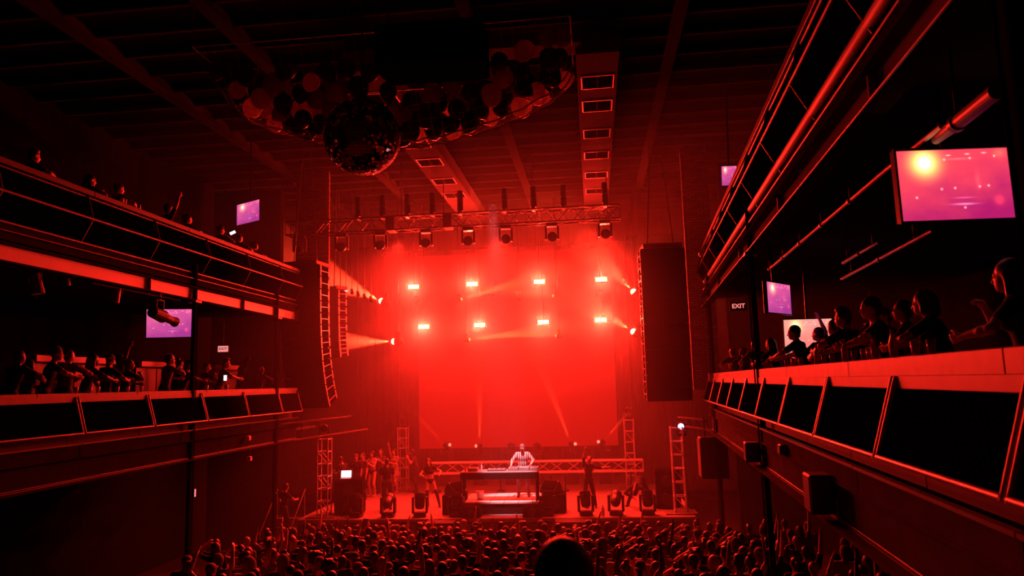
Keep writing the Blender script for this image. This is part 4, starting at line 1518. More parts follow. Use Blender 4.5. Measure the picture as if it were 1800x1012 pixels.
def hand(f, w, d, side, nrm, curl, fine, thumb_sign):
    """palm, four unequal bent fingers and a side thumb; d along the hand, nrm out of the palm"""
    d, nrm = unit(d), unit(np.asarray(nrm) - d * (np.asarray(nrm) @ d))
    s_ = np.cross(d, nrm) * thumb_sign
    fr = 0.0085 if fine else 0.0105
    ln = (0.062, 0.072, 0.068, 0.054)
    for i, o in enumerate((0.030, 0.010, -0.010, -0.028)):
        k = w + d * 0.088 + s_ * o
        f.cone(w + s_ * o * 0.55 + d * 0.01, k, 0.016, 0.0125, SKIN, 0.012)
        spread = s_ * o * 0.35
        d1 = unit(d * math.cos(curl * 0.6) + nrm * math.sin(curl * 0.6) + spread * (4 if not fine else 2))
        j = k + d1 * ln[i] * 0.55
        d2 = unit(d * math.cos(curl * 1.5) + nrm * math.sin(curl * 1.5) + spread)
        f.cone(k, j, fr * 1.05, fr, SKIN, 0.004)
        f.cone(j, j + d2 * ln[i] * 0.55, fr, fr * 0.8, SKIN, 0.004)
    t0 = w + d * 0.025 + s_ * 0.026
    t1 = t0 + unit(d * 0.7 + s_ * 0.75 + nrm * 0.25) * 0.04
    f.cone(t0, t1, 0.0135, 0.0115, SKIN, 0.008)
    f.cone(t1, t1 + unit(d * 0.95 + s_ * 0.25 + nrm * 0.35) * 0.032, 0.0115, 0.009, SKIN, 0.005)


def body(name, mats, h=0.016, female=False, wr=None, wl=None, pole_r=(0.3, -0.8, -0.6), pole_l=(-0.3, -0.8, -0.6), ar=None, al=None, lean=(0, 0), head=(0, 0, 0),
         drop=0.0, sleeve=0.6, legs=PANTS, dress=False, boots=0.0, curl=0.5, fat=1.0, midriff=False, belt=None, palm=(0, 0, 0)):
    """person facing +Y, feet at z = 0, 1.75 m; wrists and ankles are targets, lean tilts the trunk about the pelvis (x then y, degrees)"""
    f = Fig()
    P = np.array([0, 0, 0.95 - drop])
    TR = rot3('Y', lean[1]) @ rot3('X', lean[0])
    up = lambda v: P + TR @ (np.asarray(v, float) - np.array([0, 0, 0.95]))
    w = 0.92 if female else 1.0
    fw = w * fat
    # legs
    hw = 0.088
    for sx, an in ((1, ar), (-1, al)):
        an = np.array(an if an is not None else (sx * 0.11, 0, 0.085), float)
        hp = P + np.array([sx * hw, 0, -0.03])
        kn, an = ik(hp, an, 0.435, 0.425, (sx * 0.25, 1, 0))
        c = legs
        g = 0.012 if legs == PANTS else 0.0
        f.cone(hp, kn, 0.086 * fw + g, 0.056 + g, c, 0.03)
        if boots > 0.4:
            f.cone(kn + (hp - kn) * 0.25, kn, 0.068, 0.062, SHOES, 0.01)
            f.cone(kn, an, 0.064, 0.046, SHOES, 0.02)
        else:
            calf = kn + (an - kn) * 0.3 + np.array([0, -0.012, 0])
            f.cone(kn, calf, 0.054 + g, 0.055 + g, c, 0.02)
            f.cone(calf, an, 0.053 + g, 0.037 + g * 1.6, c, 0.02)
        heel = an + np.array([0, -0.035, -0.045])
        f.cone(heel, an + np.array([sx * 0.02, 0.15, -0.05]), 0.042, 0.033, SHOES, 0.02)
        f.cone(heel, an, 0.042, 0.042, SHOES, 0.02)
    f.ell(P + np.array([0, -0.01, 0.01]), (0.165 * w * fat, 0.115 * fat, 0.12), SHIRT if dress else PANTS, 0.04, TR.copy() if abs(lean[0]) < 30 else None)
    if dress:
        f.cone(P + np.array([0, 0, 0.05]), P + np.array([0, 0, -0.22]), 0.15, 0.22, SHIRT, 0.03)
    f.ell(up((0, 0, 1.12)), (0.142 * w * fat, 0.098 * fat, 0.15), SKIN if midriff else SHIRT, 0.05, TR)
    f.ell(up((0, 0.0, 1.31)), (0.172 * w * fat, 0.115 * fat, 0.16), SHIRT, 0.05, TR)
    if female:
        for sx in (-1, 1):
            f.ell(up((sx * 0.072, 0.085, 1.30)), (0.06, 0.055, 0.06), SHIRT, 0.03, TR)
    sw = 0.168 if not female else 0.148
    f.cone(up((-sw, -0.005, 1.425)), up((sw, -0.005, 1.425)), 0.062, 0.062, SHIRT, 0.04)
    f.cone(up((0, -0.01, 1.44)), up((0, 0.012, 1.57)), 0.056 * w, 0.05 * w, SKIN, 0.03)
    # head
    HC = up((0, 0.015, 1.55))
    HR = TR @ rot3('Z', head[2]) @ rot3('X', head[0]) @ rot3('Y', head[1])
    hd = lambda v: HC + HR @ np.asarray(v, float)
    f.ell(hd((0, -0.008, 0.105)), (0.076, 0.096, 0.103), SKIN, 0.02, HR)
    f.ell(hd((0, 0.035, 0.045)), (0.056, 0.062, 0.066), SKIN, 0.03, HR)
    f.ell(hd((0, 0.068, 0.002)), (0.026, 0.022, 0.02), SKIN, 0.02, HR)
    f.cone(hd((0, 0.086, 0.098)), hd((0, 0.108, 0.062)), 0.010, 0.0155, SKIN, 0.012)
    f.cone(hd((-0.03, 0.078, 0.112)), hd((0.03, 0.078, 0.112)), 0.012, 0.012, SKIN, 0.012)
    for sx in (-1, 1):
        f.ell(hd((sx * 0.078, -0.005, 0.085)), (0.011, 0.022, 0.033), SKIN, 0.008, HR)
        f.ell(hd((sx * 0.030, 0.083, 0.094)), (0.014, 0.009, 0.009), DARK, 0.004, HR)
    f.ell(hd((0, 0.089, 0.030)), (0.026, 0.010, 0.010), LIP, 0.006, HR)
    # arms
    for sx, tgt, pole in ((1, wr, pole_r), (-1, wl, pole_l)):
        sh = up((sx * (sw + 0.02), -0.005, 1.415))
        if tgt is None:
            tgt = sh + np.array([sx * 0.045, 0.06, -0.535])
        el, wrs = ik(sh, tgt, 0.29, 0.255, pole)
        m1 = sh + (el - sh) * sleeve if sleeve < 1 else el
        f.cone(sh, el, 0.049 * w, 0.040 * w, SKIN if sleeve < 1 else SHIRT, 0.02)
        f.cone(sh, m1, 0.060 * fw, 0.054 * w, SHIRT, 0.025)
        fo = el + (wrs - el) * 0.3
        g = 0.010 if sleeve > 1 else 0.0
        f.cone(el, fo, 0.040 * w + g, 0.041 * w + g, SKIN if sleeve <= 1 else SHIRT, 0.02)
        f.cone(fo, wrs, 0.040 * w + g, 0.027 * w + g * 0.8, SKIN if sleeve <= 1 else SHIRT, 0.02)
        d = unit(wrs - el)
        nr = np.array([-sx, 0.25, 0.1]) if abs(d[0]) < 0.75 else np.array([0, 0.3, -1.0])
        if palm != (0, 0, 0):
            nr = np.array(palm, float)
        sgn = 1.0 if (np.cross(d, nr)[1] > 0 or (abs(np.cross(d, nr)[1]) < 0.2 and np.cross(d, nr)[2] > 0)) else -1.0
        hand(f, wrs, d, sx, nr, curl, h < 0.013, sgn)
    me = f.mesh(name, h, mats)
    return me, (HC, HR)


HAIRS = ['short', 'shaved', 'long', 'ponytail', 'bun', 'afro', 'cap', 'backcap', 'beanie', 'bob', 'hood', 'tall']
HAIRTXT = {'short': 'short haired', 'shaved': 'bald', 'long': 'long haired', 'ponytail': 'ponytailed', 'bun': 'bun haired', 'afro': 'curly haired', 'cap': 'peak capped', 'backcap': 'backward capped',
           'beanie': 'beanie wearing', 'bob': 'bob haired', 'hood': 'hooded', 'tall': 'quiff haired'}
HAIRM = mat('dark_hair', (0.045, 0.035, 0.03), 0.45, noise=0.3, scale=60)
HAIRL = mat('light_hair', (0.28, 0.2, 0.13), 0.45, noise=0.3, scale=60)
CAPM = mat('cap_cloth', (0.10, 0.09, 0.09), 0.8)


def hair(kind, HC, HR, h=0.014, m=None):
    f = Fig()
    hd = lambda v: HC + HR @ (np.asarray(v, float))
    E = lambda c, r, k=0.02: f.ell(hd(c), r, 0, k, HR)
    C = lambda a, b, ra, rb, k=0.02: f.cone(hd(a), hd(b), ra, rb, 0, k)
    base = lambda g=0.0: (E((0, -0.024, 0.122), (0.083 + g, 0.098 + g, 0.098 + g)), C((0, -0.055, 0.10), (0, -0.06, 0.03), 0.055, 0.042))
    if kind == 'short':
        base(0.002)
    elif kind == 'shaved':
        E((0, -0.018, 0.118), (0.077, 0.092, 0.094))
    elif kind == 'long':
        base(0.006)
        C((0, -0.07, 0.08), (0, -0.10, -0.17), 0.075, 0.055, 0.03)
        for s_ in (-1, 1):
            C((s_ * 0.068, -0.02, 0.10), (s_ * 0.085, -0.01, -0.13), 0.032, 0.026, 0.03)
    elif kind == 'ponytail':
        base()
        C((0, -0.10, 0.16), (0, -0.15, 0.12), 0.026, 0.032)
        C((0, -0.15, 0.12), (0, -0.14, -0.08), 0.032, 0.014)
    elif kind == 'bun':
        base()
        E((0, -0.055, 0.235), (0.045, 0.045, 0.04))
    elif kind == 'afro':
        E((0, -0.03, 0.135), (0.135, 0.13, 0.125))
        for i in range(14):
            a = i * 2.4
            z = 0.05 + 0.2 * (i / 14)
            rr = 0.115 * math.sqrt(max(0.05, 1 - ((z - 0.14) / 0.13) ** 2))
            y = -0.03 + rr * math.sin(a)
            if y < 0.05 or z > 0.19:
                E((rr * math.cos(a), y, z), (0.038, 0.038, 0.038), 0.01)
    elif kind in ('cap', 'backcap'):
        E((0, -0.012, 0.128), (0.088, 0.104, 0.09))
        s_ = 1 if kind == 'cap' else -1
        E((0, -0.01 + s_ * 0.115, 0.122), (0.068, 0.075, 0.011), 0.008)
        C((0, -0.055, 0.09), (0, -0.06, 0.03), 0.05, 0.042)
    elif kind == 'beanie':
        E((0, -0.018, 0.135), (0.088, 0.103, 0.108))
        E((0, -0.018, 0.108), (0.092, 0.106, 0.025), 0.01)
    elif kind == 'bob':
        base(0.008)
        C((0, -0.075, 0.1), (0, -0.08, -0.01), 0.07, 0.06, 0.03)
        for s_ in (-1, 1):
            C((s_ * 0.068, -0.015, 0.11), (s_ * 0.08, -0.005, 0.01), 0.034, 0.03, 0.03)
    elif kind == 'hood':
        E((0, -0.03, 0.10), (0.105, 0.112, 0.135))
        C((0, -0.06, 0.02), (0, -0.07, -0.06), 0.09, 0.08, 0.04)
    elif kind == 'tall':
        base()
        E((0, 0.0, 0.205), (0.065, 0.085, 0.045), 0.03)
    return f.mesh('hair', h, [m or (CAPM if kind in ('cap', 'backcap', 'beanie', 'hood') else HAIRM)])


SKINM = [mat('skin_light', (0.62, 0.42, 0.34), 0.5, noise=0.08), mat('skin_tan', (0.42, 0.27, 0.20), 0.5, noise=0.08), mat('skin_deep', (0.16, 0.09, 0.065), 0.5, noise=0.08)]
SHIRTM = {'black': mat('black_cotton', (0.018, 0.017, 0.018), 0.9, scale=30), 'grey': mat('grey_cotton', (0.12, 0.115, 0.12), 0.9, scale=30), 'pale': mat('pale_cotton', (0.45, 0.42, 0.41), 0.9, scale=30)}
JEANS = mat('dark_denim', (0.05, 0.05, 0.06), 0.9, scale=40)
SHOEM = mat('dark_shoe_leather', (0.03, 0.028, 0.028), 0.5)
WSHOE = mat('pale_shoe', (0.5, 0.46, 0.45), 0.5)
EYEM = mat('dark_eye', (0.02, 0.015, 0.012), 0.2, noise=0)
LIPM = mat('lip', (0.36, 0.16, 0.14), 0.5, noise=0)


def mset(skin, shirt, pants=JEANS, shoes=SHOEM):
    return [skin, shirt, pants, shoes, EYEM, LIPM]


GEN = mset(SKINM[0], SHIRTM['black'])
POSES = {
    'arms down': dict(),
    'arms down, head turned': dict(head=(0, 5, 28), lean=(-3, 3)),
    'one arm raised': dict(wr=(0.30, 0.16, 1.92), pole_r=(1, -0.3, 0), curl=0.25),
    'both arms raised': dict(wr=(0.30, 0.15, 1.90), wl=(-0.32, 0.12, 1.86), pole_r=(1, -0.2, 0), pole_l=(-1, -0.2, 0), curl=0.3),
    'arms held before the chest': dict(wr=(0.08, 0.34, 1.30), wl=(-0.08, 0.34, 1.28), curl=0.8, lean=(-6, -2)),
    'one hand beside the head': dict(wl=(-0.24, 0.12, 1.66), pole_l=(-1, 0, -0.5), curl=0.7, head=(0, -6, -20)),
}
BODIES = {}
for pn, kw in POSES.items():
    for fem in (False, True):
        BODIES[(pn, fem)] = body('person', GEN, 0.017, fem, **kw)
HEADS = {}


def hair_for(pn, fem, kind):
    key = (pn, fem, kind)
    if key not in HEADS:
        HC, HR = BODIES[(pn, fem)][1]
        HEADS[key] = hair(kind, HC, HR, 0.016)
    return HEADS[key]


FEMHAIR = ('long', 'ponytail', 'bun', 'bob')


def person(me, loc, rotz, scale, label, group, mats, hairmesh=None, hairmat=None, hairname='hair'):
    o = put('person', me, None, loc, (0, 0, rotz), (scale,) * 3)
    for i, m in enumerate(mats):
        o.material_slots[i].link = 'OBJECT'
        o.material_slots[i].material = m
    tag(o, label, 'person', group)
    if hairmesh is not None:
        hm = put(hairname, hairmesh, o)
        if hairmat is not None:
            hm.material_slots[0].link = 'OBJECT'
            hm.material_slots[0].material = hairmat
    return o


def kind_name(k):
    return k if k in ('beanie', 'hood') else 'cap' if 'cap' in k else 'hair'


# the crowd on the floor, up to three hundred people facing the stage
def lateral(x, y):
    rake = lambda q: max(0.0, (20.6 - q) * 0.098)
    v = Vector((x, y, 1.6 + rake(y))) - CAM
    px_ = 900 + FPX * v.dot(_r) / v.dot(_f)
    for lim, nm in ((395, 'beside the dark left wall'), (470, 'well left of the laptop'), (540, 'just left of the laptop'), (610, 'below the laptop'), (680, 'below the cluster of dancers'),
                    (745, 'below the tall boots dancer'), (810, 'below the left bass cabinet'), (870, 'below the empty table end'), (930, 'below the disc jockey'),
                    (990, 'below the right bass cabinet'), (1060, 'below the raised arm dancer'), (1130, 'below the bending dancer'), (1200, 'below the blue lit tower'),
                    (1290, 'right of the blue lamp'), (1400, 'near the right balcony shadow')):
        if px_ < lim:
            return nm, px_
    return 'under the right balcony', px_


def rake(y):
    return max(0.0, (20.6 - y) * 0.098)


mb = MB().prism([(9.5, 0.001), (20.6, 0.001), (9.5, 11.1 * 0.098)], (0, 1, 0), (0, 0, 1), (1, 0, 0), -13.8, 9.3)
struct(mb.build('floor_raked', FLOORM))
spots = []
ny = 16
for j in range(ny):
    y = 11.7 + j * 0.61
    x = -8.9 + (0.32 if j % 2 else 0)
    while x < 5.6:
        xx, yy = x + random.uniform(-0.075, 0.075), y + random.uniform(-0.09, 0.09)
        nm, px_ = lateral(xx, yy)
        keep = True
        if px_ < 285 or px_ > 1660:
            keep = False
        if px_ < 420 and random.random() < 0.35:
            keep = False
        edge = XR(yy, 0.0)
        if abs(xx - edge) < 0.3 and abs(yy - 12.85) < 0.5:
            keep = False
        if xx > edge + 2.2 or (xx > edge and random.random() < 0.25):
            keep = False
        if j == ny - 1 and random.random() < 0.45:
            keep = False
        if keep:
            spots.append((xx, yy))
        x += 0.655
random.shuffle(spots)
n_spots = len(spots)
spots = spots[:300]
spots.sort(key=lambda s: s[1])
used = set()
n_crowd = 0
for (x, y) in spots:
    if n_crowd >= 300:
        break
    nm, px_ = lateral(x, y)
    dep = 'front crowd' if y > 17.6 else 'mid crowd' if y > 14.6 else 'rear crowd'
    for _ in range(60):
        hk = random.choices(HAIRS, (9, 3, 6, 3, 2, 2, 2, 3, 2, 3, 1, 2))[0]
        sh = random.choices(('black', 'grey', 'pale'), (6, 3, 2))[0]
        pn = random.choices(list(POSES), (10, 8, 2.2, 1.0, 3, 2))[0]
        key = (nm, dep, hk, sh, pn)
        if key not in used:
            break
    used.add(key)
    fem = hk in FEMHAIR
    lab = '%s person in %s top, %s, %s %s' % (HAIRTXT[hk], sh, {'arms down': 'arms down', 'arms down, head turned': 'head turned', 'one arm raised': 'arm raised', 'both arms raised': 'arms raised',
                                                   'arms held before the chest': 'hands forward', 'one hand beside the head': 'hand by head'}[pn], dep, nm)
    sk = random.choice(SKINM)
    hm = HAIRL if hk in ('long', 'bob', 'ponytail', 'short') and random.random() < 0.22 else None
    person(BODIES[(pn, fem)][0], (x, y, rake(y)), random.gauss(0.02 * (-3.3 - x), 0.22), random.uniform(0.97, 1.07) * (0.96 if fem else 1.0), lab, 'crowd on the floor',
           mset(sk, SHIRTM[sh]), hair_for(pn, fem, hk), hm, kind_name(hk))
    n_crowd += 1

print('crowd', n_crowd, 'of', n_spots)

# ------------------------------------------------------------------ people on the stage
DTZ = DT
vest = mat('striped_shirt', (0.55, 0.5, 0.5), 0.8, noise=0)
nt = vest.node_tree
tc = N(nt, 'ShaderNodeTexCoord')
sp = N(nt, 'ShaderNodeSeparateXYZ')
nt.links.new(tc.outputs['Object'], sp.inputs[0])
g = mth(nt, 'GREATER_THAN', mth(nt, 'SINE', mth(nt, 'MULTIPLY', sp.outputs[0], 2 * PI / 0.075)), 0.1)
mx = N(nt, 'ShaderNodeMix', data_type='RGBA')
nt.links.new(g, mx.inputs[0])
mx.inputs[6].default_value = (0.55, 0.48, 0.48, 1)
mx.inputs[7].default_value = (0.10, 0.09, 0.10, 1)
nt.links.new(mx.outputs[2], nt.nodes['Principled BSDF'].inputs['Base Color'])
LJEANS = mat('washed_denim', (0.22, 0.21, 0.24), 0.85, scale=40)

dme, (hc, hr) = body('person', GEN, 0.012, False, wr=(0.36, 0.40, 1.06), wl=(-0.30, 0.38, 1.10), pole_r=(1, -0.5, -0.3), pole_l=(-1, -0.5, -0.3), lean=(-7, 0), head=(-14, 0, 4), sleeve=0.95, fat=1.16,
                     ar=(0.17, 0.02, 0.085), al=(-0.17, -0.03, 0.085), curl=0.7)
djx = at(920, 840, 25.55).x
person(dme, (djx, 25.55, DTZ), PI, 1.03, 'man in peaked cap and striped open shirt working the mixing table on the riser', None, mset(SKINM[0], vest, LJEANS), hair('cap', hc, hr, 0.012), CAPM, 'cap')
dj = bpy.data.objects[[o.name for o in COL.objects if o.get('label', '').startswith('man in peaked cap and striped')][0]]
f = Fig()
hd = lambda v: hc + hr @ np.asarray(v, float)
f.ell(hd((0, 0.075, 0.012)), (0.045, 0.035, 0.04), 0, 0.02, hr)
f.cone(hd((0, 0.075, 0.0)), hd((0, 0.08, -0.055)), 0.034, 0.018, 0)
put('beard', f.mesh('beard', 0.012, [HAIRM]), dj)
f = Fig()
for sx in (-1, 1):
    f.ell(hd((sx * 0.033, 0.095, 0.094)), (0.028, 0.012, 0.018), 0, 0.006, hr)
f.cone(hd((-0.06, 0.085, 0.098)), hd((0.06, 0.085, 0.098)), 0.006, 0.006, 0)
put('sunglasses', f.mesh('sunglasses', 0.008, [PLASTIC]), dj)

# woman in black top and tall boots
p = atz(757, 891, SZ)
m_, (hc, hr) = body('person', GEN, 0.014, True, wr=(0.22, 0.30, 1.12), wl=(-0.34, 0.22, 1.18), pole_r=(1, -0.4, -0.3), pole_l=(-1, -0.3, -0.4), lean=(4, 4), head=(-8, 6, -15), sleeve=0.3,
                    legs=SKIN, boots=0.6, ar=(0.10, 0.02, 0.085), al=(-0.32, 0.05, 0.085), midriff=True, drop=0.03)
person(m_, (p.x, p.y, SZ), PI + 0.25, 0.98, 'woman dancing in black crop top, shorts and tall black boots beside the bass cabinet', None, mset(SKINM[0], SHIRTM['black'], SHIRTM['black'], SHOEM), hair('long', hc, hr))
# dancer with a raised arm
p = atz(1036, 892, SZ)
m_, (hc, hr) = body('person', GEN, 0.014, True, wr=(0.06, 0.12, 1.96), wl=(-0.70, 0.12, 1.38), pole_r=(1, -0.2, 0.2), pole_l=(-0.2, -0.5, -0.6), lean=(3, -4), head=(14, -6, 10), sleeve=0.9,
                    ar=(0.06, 0.03, 0.085), al=(-0.20, -0.12, 0.085), drop=0.02)
person(m_, (p.x, p.y, SZ), PI - 0.15, 1.0, 'dancer in dark clothes with one arm raised and the other stretched out sideways', None, mset(SKINM[1], SHIRTM['black'], SHIRTM['black']), hair('ponytail', hc, hr))
# bending dancer: trunk folded forward, hands down beside the feet
p = atz(1127, 890, SZ)
m_, (hc, hr) = body('person', GEN, 0.014, True, wr=(0.16, 0.42, 0.36), wl=(-0.20, 0.40, 0.34), pole_r=(1, 0.2, 0.3), pole_l=(-1, 0.2, 0.3), lean=(-118, 0), head=(-15, 0, 0), sleeve=1.2,
                    ar=(0.44, 0.05, 0.085), al=(-0.46, 0.0, 0.085), drop=0.06, fat=1.08)
person(m_, (p.x, p.y, SZ), PI - 0.35, 1.02, 'dancer in dark clothes bent double over widely spread legs', None, mset(SKINM[1], SHIRTM['black'], SHIRTM['black']), hair('long', hc, hr))
# the cluster at the side of the stage
clus = [
    (606, 880, 27.0, False, dict(wr=(-0.05, 0.45, 1.18), wl=(-0.25, 0.45, 1.15), lean=(-16, 0), head=(-15, 0, 0)), 1.15, 'short', 'black', JEANS, PANTS, 'man leaning over the laptop on the side fill cabinet'),
    (626, 874, 27.7, False, dict(head=(0, 0, 20)), 2.9, 'backcap', 'black', JEANS, PANTS, 'person in a backward cap and black top in the cluster behind the laptop man'),
    (638, 868, 28.0, False, dict(wr=(0.12, 0.36, 1.35), curl=0.9), 2.6, 'short', 'grey', JEANS, PANTS, 'tall man in grey top holding a hand to his chest in the dancers cluster'),
    (655, 866, 28.7, True, dict(wr=(0.2, 0.3, 1.45), wl=(-0.1, 0.36, 1.3), legs=SKIN), 2.8, 'bob', 'pale', JEANS, SKIN, 'bare legged woman in pale top with a chin length bob in the dancers cluster'),
    (670, 860, 29.5, True, dict(wl=(-0.12, 0.38, 1.35), wr=(0.1, 0.38, 1.38), curl=0.8), 3.0, 'bun', 'grey', JEANS, PANTS, 'woman in grey top with a top bun clapping behind the man in black'),
    (694, 857, 29.5, True, dict(wr=(0.14, 0.2, 1.93), wl=(-0.1, 0.36, 1.25), legs=SKIN, dress=True, pole_r=(1, -0.2, 0)), 2.7, 'long', 'pale', JEANS, SKIN, 'woman in a pale dress raising a glass beside the rear truss tower'),
    (681, 890, 25.6, False, dict(head=(-10, 0, 0), lean=(-5, 0)), 0.35, 'short', 'black', JEANS, PANTS, 'tall man in black standing with his back to the hall before the cluster'),
    (733, 855, 29.6, True, dict(wr=(0.1, 0.4, 1.55), wl=(-0.18, 0.36, 1.4), lean=(-14, 0)), 1.9, 'long', 'grey', JEANS, PANTS, 'woman leaning forward between the rear truss tower and the tall boots dancer'),
]
for (x, y, Y, fem, kw, rz, hk, sh, pants, lg, lab) in clus:
    p = at(x, y, Y)
    m_, (hc, hr) = body('person', GEN, 0.015, fem, **kw)
    person(m_, (p.x, Y, SZ), PI + rz - PI if True else 0, 1.0, lab, None, mset(SKINM[0] if sh != 'black' else SKINM[1], SHIRTM[sh], pants, WSHOE if lg == SKIN else SHOEM), hair(hk, hc, hr), None, kind_name(hk))

# ------------------------------------------------------------------ people along the right mezzanine counter
MZ = 4.70
NEARS = {
    'leaning': dict(wr=(0.20, 0.50, 1.20), wl=(-0.20, 0.48, 1.20), lean=(-14, 0), head=(8, 0, 0), pole_r=(1, -0.3, -0.1), pole_l=(-1, -0.3, -0.1), sleeve=0.6),
    'drinking': dict(wr=(0.10, 0.30, 1.42), wl=(-0.22, 0.40, 1.19), pole_r=(1, -0.2, -0.6), pole_l=(-1, -0.2, -0.5), lean=(-8, 0), head=(4, 0, -8), curl=1.0),
    'reaching': dict(wr=(0.30, 0.60, 1.22), wl=(-0.15, 0.30, 1.50), pole_r=(0.6, -0.2, -0.8), pole_l=(-1, -0.2, -0.6), lean=(-14, 4), head=(-6, 0, 12), sleeve=1.2),
    'armup': dict(wr=(0.26, 0.20, 1.92), wl=(-0.20, 0.45, 1.20), pole_r=(1, -0.2, 0), pole_l=(-1, -0.2, -0.5), lean=(-8, 0), head=(8, 0, 6)),
    'chat': dict(wr=(0.24, 0.36, 1.20), wl=(-0.30, 0.10, 0.98), pole_r=(1, -0.2, -0.4), pole_l=(-1, -0.4, -0.2), lean=(-4, 3), head=(-4, 4, 30)),
    'armsup': dict(wr=(0.20, 0.10, 1.80), wl=(-0.22, 0.12, 1.78), pole_r=(1, 0, 0.1), pole_l=(-1, 0, 0.1), lean=(-5, 0), curl=0.7),
}
NB = {}


def near_body(k, fem, h):
    if (k, fem, h) not in NB:
        NB[(k, fem, h)] = body('person', GEN, h, fem, **NEARS[k])
    return NB[(k, fem, h)]


right_people = [
    # px x of the head, distance Y, offset behind the counter, pose, female, hair, shirt, facing (0 = stage, + = toward the hall), label
    (1806, 4.75, 0.62, 'drinking', True, 'long', 'black', 0.9, 'woman with long hair turned to the hall smoking, closest to the big television'),
    (1655, 6.2, 0.75, 'leaning', True, 'bob', 'black', 0.9, 'person with a bob and black top leaning below the big television'),
    (1600, 7.1, 0.95, 'drinking', False, 'short', 'grey', 1.1, 'man in grey top with hand raised to his chin behind the glasses'),
    (1557, 7.6, 0.60, 'leaning', False, 'short', 'black', 1.3, 'short haired man in black leaning on the counter with lit profile'),
    (1572, 8.4, 0.95, 'reaching', False, 'backcap', 'black', 0.9, 'person in a backward cap reaching along the counter'),
    (1500, 9.0, 0.62, 'leaning', False, 'tall', 'black', 0.75, 'broad dark figure with a quiff hunched over the counter'),
    (1470, 10.4, 0.72, 'drinking', True, 'ponytail', 'grey', 0.5, 'woman with a ponytail before the overbright television, hand to her mouth'),
    (1440, 11.3, 1.0, 'armup', False, 'short', 'black', 0.7, 'person raising an arm before the overbright television'),
    (1408, 11.4, 0.62, 'leaning', False, 'short', 'black', 1.0, 'man in profile with short hair outlined against the overbright television'),
    (1360, 12.3, 0.66, 'leaning', True, 'long', 'black', 0.8, 'woman with long hair bent over the counter beside the steel column'),
    (1325, 14.6, 0.60, 'drinking', False, 'short', 'grey', 0.4, 'man in grey top just beyond the steel column on the right mezzanine'),
    (1304, 16.2, 0.62, 'leaning', True, 'bob', 'black', 0.3, 'woman with a bob under the right exit sign'),
    (1285, 18.0, 0.62, 'leaning', False, 'short', 'black', 0.3, 'man in black at the far end of the right mezzanine counter'),
]
for (x, Y, out, k, fem, hk, sh, rz, lab) in right_people:
    h = 0.010 if Y < 9 else 0.014
    m_, (hc, hr) = near_body(k, fem, h)
    out += 0.16 if out < 0.8 else 0.32
    Y = atr(x, 520, out).y
    xx = XR(Y, out)
    person(m_, (xx, Y, MZ), rz, 1.0 if not fem else 0.96, lab, 'people along the right mezzanine counter', mset(SKINM[0], SHIRTM[sh]), hair(hk, hc, hr, 0.010 if Y < 9 else 0.014), None, kind_name(hk))

# glasses and bottles on the right counter
GC = [(1408, 'tumbler'), (1437, 'bottle'), (1449, 'tumbler'), (1464, 'tumbler'), (1487, 'bottle'), (1503, 'tumbler'), (1520, 'tumbler'), (1530, 'tumbler'), (1540, 'cup'), (1573, 'bottle'), (1612, 'cup'), (1640, 'tumbler'), (1395, 'cup'), (1383, 'tumbler')]
GC.sort()
for k, (x, kd) in enumerate(GC):
    p = atr(x, 640, 0.02)
    nm = {'tumbler': 'drinking_glass', 'bottle': 'beer_bottle', 'cup': 'plastic_cup'}[kd]
    lab = '%s %s from the column end on the right mezzanine counter' % (ordn[k] if k < 12 else ['thirteenth', 'fourteenth'][k - 12], 'small ' + nm.replace('_', ' '))
    t = thing(nm, lab, 'drink', (XR(p.y, 0.02), p.y, ZC[1]), 0, 'drinks on the right mezzanine counter')
    if kd == 'bottle':
        MB().lathe([(0.028, 0), (0.031, 0.01), (0.031, 0.12), (0.013, 0.17), (0.013, 0.22)], 12).build('body', GLASSW, t, smooth=True)
        MB().lathe([(0.0315, 0.04), (0.0315, 0.10)], 12).build('label_band', PAPER, t)
    else:
        r_ = 0.035 if kd == 'cup' else 0.03
        MB().lathe([(r_ * 0.75, 0), (r_, 0.10), (r_ * 0.93, 0.10), (r_ * 0.7, 0.008)], 12).build('body', PAPER if kd == 'cup' else GLASSW, t, smooth=True)
        MB().lathe([(r_ * 0.7, 0.01), (r_ * 0.85, 0.06)], 12).build('drink_fill', WOOD, t)

